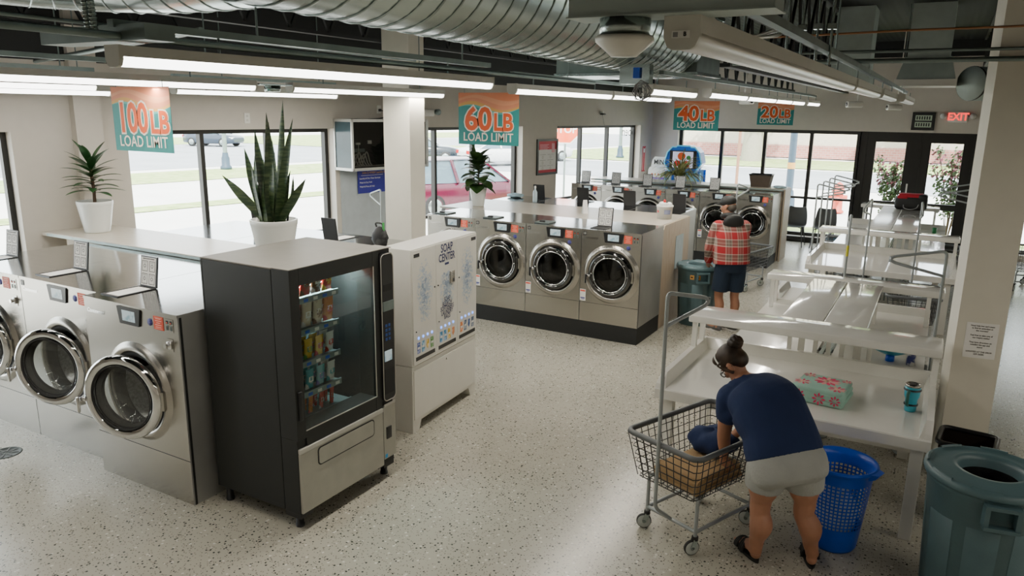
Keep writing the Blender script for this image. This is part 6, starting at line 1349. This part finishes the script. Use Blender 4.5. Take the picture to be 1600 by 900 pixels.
    limb(s, [LS * .8 + sh * .2, LS, LS * .55 + LE * .45], [.088, .080, .072], NAVY); limb(s, [RS * .8 + sh * .2, RS, RS * .55 + RE * .45], [.085, .086, .080], NAVY)
    s.tube([LS, LS * .45 + LE * .55], [.078, .068], NAVY, 18); s.tube([RS, RS * .45 + RE * .55], [.085, .076], NAVY, 18)
    remesh_build(s, 't_shirt', t, voxel=.008, smooth=5)
    s = MB(); dn = (hipc - waist).normalized()
    trunk(s, [(waist * .45 + hipc * .55, sd, .205, .150), (hipc, sd, .234, .172), (hipc + dn * .07, sd, .234, .176), (hipc + dn * .13, sd, .215, .165), (hipc + dn * .16, sd, .17, .12)], GREYC, 28)
    for H_, K_ in ((LH, LK), (RH, RK)): s.tube([H_ + V3((0, 0, .05)), H_ - V3((0, 0, .02)), H_ * .52 + K_ * .48], [.118, .124, .116], GREYC, 22)
    remesh_build(s, 'shorts', t, voxel=.008, smooth=4)
    sandal(t, LHe, LT, BLACKM); sandal(t, RHe, RT, BLACKM)
woman()
# --- man in red plaid at the waste bin
def man():
    O = V3((-2.30, 9.68, 0)); t = thing('person', 'man in red plaid jacket, black cap and navy shorts beside the waste bin', 'person', O)
    w = lambda *p: V3(p) - O
    hipc, waist, chest, sh, nk = w(-2.25, 9.72, .93), w(-2.265, 9.735, 1.10), w(-2.285, 9.75, 1.27), w(-2.30, 9.765, 1.43), w(-2.335, 9.785, 1.50)
    sd = V3((.86, .50, 0))
    LH, RH = w(-2.33, 9.67, .90), w(-2.17, 9.76, .90); LK, RK = w(-2.37, 9.68, .50), w(-2.195, 9.80, .50); LA, RA = w(-2.36, 9.66, .09), w(-2.19, 9.79, .09)
    LS, RS = w(-2.455, 9.67, 1.375), w(-2.145, 9.86, 1.38); LE, RE = w(-2.53, 9.68, 1.11), w(-2.22, 10.02, 1.13); LW, RW = w(-2.565, 9.78, .90), w(-2.46, 10.06, 1.02)
    HC = w(-2.37, 9.80, 1.645); fw = V3((-.95, .18, -.16)); up = V3((-.15, 0, 1))
    b = MB(); m = SKIN
    trunk(b, [(hipc - V3((0, 0, .07)), sd, .13, .10), (hipc, sd, .165, .12), (waist, sd, .155, .12), (chest, sd, .18, .125), (sh, sd, .17, .09), (nk, sd, .06, .06)], m)
    for H_, K_, A_ in ((LH, LK, LA), (RH, RK, RA)):
        fd = V3((-.92, .38, 0)); x = V3((fd.y, -fd.x, 0)); z = V3((0, 0, 1)); G = V3((A_.x, A_.y, 0))
        limb(b, [H_, H_ * .5 + K_ * .5, K_ + V3((0, 0, .04)), K_ - V3((0, 0, .05)), K_ * .64 + A_ * .36 - fd * .02, K_ * .25 + A_ * .75, A_], [.095, .082, .060, .056, .060, .042, .038], m)
        ellipsoid(b, G + fd * .06 + z * .055, (x * .04, fd * .10, z * .035), m); ball(b, G + z * .05 - fd * .01, .04, m)
    for S_, E_, W__, sgn in ((LS, LE, LW, 1), (RS, RE, RW, -1)):
        limb(b, [S_, S_ * .5 + E_ * .5, E_, E_ * .6 + W__ * .4, W__], [.06, .052, .045, .042, .031], m); hand(b, W__, W__ - E_, V3((.5, .8, .1)) if sgn > 0 else V3((-.3, -.9, 0)), m, 1.05, sgn, .8)
    limb(b, [nk - V3((0, 0, .05)), nk + (HC - nk) * .5, HC - V3((0, 0, .02))], [.065, .058, .058], m)
    q = head(b, HC, fw, up, m, 1.02); remesh_build(b, 'body', t, voxel=.0065, smooth=3); face(q, t)
    X = (q(1, 0, 0) - q(0, 0, 0)); F = (q(0, 1, 0) - q(0, 0, 0)); U = (q(0, 0, 1) - q(0, 0, 0))
    h = MB(); ellipsoid(h, q(0, -.050, -.020), (X * .074, F * .058, U * .066), mat('grey_hair', (.10, .085, .07), rough=.8), 20, 12); h.build('hair', t)
    c = MB(); ellipsoid(c, q(0, -.010, .055), (X * .088, F * .105, U * .080), BLACKM, 22, 14)
    rows = []
    for k in range(9): a = R(-62 + 15.5 * k); rows.append([q(.088 * math.sin(a) * 1.0, .055 + .035 * math.cos(a), .052), q(.080 * math.sin(a), .085 + .095 * math.cos(a), .042), q(.080 * math.sin(a), .085 + .095 * math.cos(a), .034), q(.088 * math.sin(a), .055 + .035 * math.cos(a), .040)])
    c.loft(rows, BLACKM); c.build('cap', t)
    s = MB(); trunk(s, [(hipc - V3((0, 0, .02)), sd, .232, .175), (waist, sd, .230, .175), (chest, sd, .225, .165), (sh - V3((0, 0, .03)), sd, .175, .125), (sh * .4 + nk * .6, sd, .10, .085)], PLAID, 28)
    for S_, E_, W__ in ((LS, LE, LW), (RS, RE, RW)): limb(s, [S_ * .8 + sh * .2, S_, S_ * .5 + E_ * .5, E_, E_ * .1 + W__ * .9], [.085, .082, .080, .072, .058], PLAID)
    remesh_build(s, 'jacket', t, voxel=.010, smooth=4)
    s = MB(); bk = V3((.5, -.85, 0)).normalized(); ellipsoid(s, sh + V3((0, 0, .02)) + bk * .085, (sd.normalized() * .135, bk * .075, V3((0, 0, .11)) + bk * .03), BLACKM, 20, 12)
    s.tube([nk + (sd.normalized() * math.cos(a) * .085 + bk * math.sin(a) * .085) + V3((0, 0, .02 + .02 * math.sin(a))) for a in [2 * PI * j / 20 for j in range(20)]], .036, BLACKM, 10, True); remesh_build(s, 'hood', t, voxel=.008, smooth=4)
    s = MB(); trunk(s, [(waist * .3 + hipc * .7, sd, .185, .145), (hipc - V3((0, 0, .02)), sd, .195, .150), (hipc - V3((0, 0, .12)), sd, .18, .13)], DENIM, 26)
    for H_, K_ in ((LH, LK), (RH, RK)): s.tube([H_ + V3((0, 0, .02)), H_ * .6 + K_ * .4, H_ * .12 + K_ * .88], [.108, .112, .108], DENIM, 20)
    remesh_build(s, 'shorts', t, voxel=.009, smooth=4)
    for A_ in (LA, RA):
        G = V3((A_.x, A_.y, 0)); fd = V3((-.92, .38, 0)); x = V3((fd.y, -fd.x, 0)); s = MB(); sec = []
        for v, wd, h in ((-.075, .02, .05), (-.06, .036, .085), (.0, .042, .10), (.06, .044, .085), (.13, .048, .062), (.185, .038, .045), (.205, .016, .03)):
            c_ = G + fd * v; sec.append([c_ + x * (wd * math.cos(a)) + V3((0, 0, .022 + max(0, math.sin(a)) * (h - .022))) for a in [2 * PI * j / 16 for j in range(16)]])
        s.loft(sec, mat('grey_shoe', (.10, .10, .10), rough=.7)); o = s.build('shoe', t)
        s = MB(); out = [G + fd * (-.08 + .29 * (.5 - .5 * math.cos(2 * PI * j / 20))) + x * ((.040 + .010 * (.5 - .5 * math.cos(2 * PI * j / 20))) * math.sin(2 * PI * j / 20)) for j in range(20)]; s.loft([[p + V3((0, 0, z)) for p in out] for z in (.001, .028)], PAPER, False); s.build('sole', o)
man()
# ------------------------------------------------------------------ light, sky, camera
W = bpy.data.worlds.new('World'); S.world = W; W.use_nodes = True; N = W.node_tree.nodes; L = W.node_tree.links
sky = N.new('ShaderNodeTexSky'); sky.sky_type = 'HOSEK_WILKIE'; sky.sun_direction = Vector((.35, -.5, .8)).normalized(); sky.turbidity = 4; sky.ground_albedo = .5
mx = N.new('ShaderNodeMix'); mx.data_type = 'RGBA'; mx.inputs['Factor'].default_value = .75; mx.inputs['B'].default_value = (.94, .97, .98, 1); L.new(sky.outputs[0], mx.inputs['A']); L.new(mx.outputs['Result'], N['Background'].inputs['Color']); N['Background'].inputs['Strength'].default_value = 8.5
sd = bpy.data.lights.new('sun', 'SUN'); sd.energy = 11; sd.angle = R(1); sd.color = (1, .96, .88); so = link(bpy.data.objects.new('sun', sd)); so.rotation_euler = Vector((.35, -.5, .8)).to_track_quat('Z', 'Y').to_euler()
def area(x, y0, y1, z, p, w=.08):
    d = bpy.data.lights.new('tube_or_fill_light', 'AREA'); d.shape = 'RECTANGLE'; d.size = w; d.size_y = y1 - y0; d.energy = p; d.color = (1, .93, .80); o = link(bpy.data.objects.new('tube_or_fill_light', d)); o.location = (x, (y0 + y1) / 2, z); return o
area(-3.27, 2.2, 5.3, 2.965, 45); area(-3.55, 6.2, 10.7, 2.945, 65); area(-5.6, 1.3, 8, 2.94, 80); area(-6.9, 3, 7.6, 2.92, 40); area(-2.3, 8.2, 14.2, 2.96, 80)
area(3.2, -2, 6, 2.96, 105); area(4.6, 4, 16, 2.96, 70); area(-3.0, -2.6, 1.2, 2.96, 25)  # unseen fill lamps added at right and behind the camera to brighten the room
v = bpy.data.lights.new('vending_light', 'AREA'); v.shape = 'RECTANGLE'; v.size = .05; v.size_y = .68; v.energy = 38; v.color = (.8, 1, 1); o = link(bpy.data.objects.new('vending_light', v)); o.location = (-3.69, 3.71, 1.74); o.rotation_euler = (0, R(12), 0)
v = bpy.data.lights.new('vending_light', 'AREA'); v.shape = 'RECTANGLE'; v.size = .03; v.size_y = .95; v.energy = 9; v.color = (.8, 1, 1); o = link(bpy.data.objects.new('vending_light', v)); o.location = (-3.60, 3.335, 1.20); o.rotation_euler = Vector((.45, -.9, 0)).to_track_quat('Z', 'Y').to_euler()  # added side lamp without a fitting, brightens the lower snacks
c = bpy.data.cameras.new('camera'); co = link(bpy.data.objects.new('camera', c)); S.camera = co
f, pitch, yaw, roll = 1171.76435, .23147144, .51658873, .0136568
c.sensor_fit = 'HORIZONTAL'; c.sensor_width = 36; c.lens = 36 * f / 1600; c.clip_end = 400; c.clip_start = .05
cf = Vector((-math.sin(yaw) * math.cos(pitch), math.cos(yaw) * math.cos(pitch), -math.sin(pitch))); r0 = Vector((math.cos(yaw), math.sin(yaw), 0)); u0 = r0.cross(cf)
r_ = r0 * math.cos(roll) + u0 * math.sin(roll); u_ = r_.cross(cf)
co.matrix_world = Matrix(((r_.x, u_.x, -cf.x, 0), (r_.y, u_.y, -cf.y, 0), (r_.z, u_.z, -cf.z, 2.8), (0, 0, 0, 1)))
S.view_settings.view_transform = 'AgX'; S.view_settings.look = 'AgX - Base Contrast'; S.view_settings.exposure = .16
S.cycles.max_bounces = 8; S.cycles.transparent_max_bounces = 16; S.cycles.glossy_bounces = 4; S.cycles.diffuse_bounces = 4; S.cycles.caustics_reflective = False; S.cycles.caustics_refractive = False; S.cycles.sample_clamp_indirect = 4
S.cycles.use_denoising = True
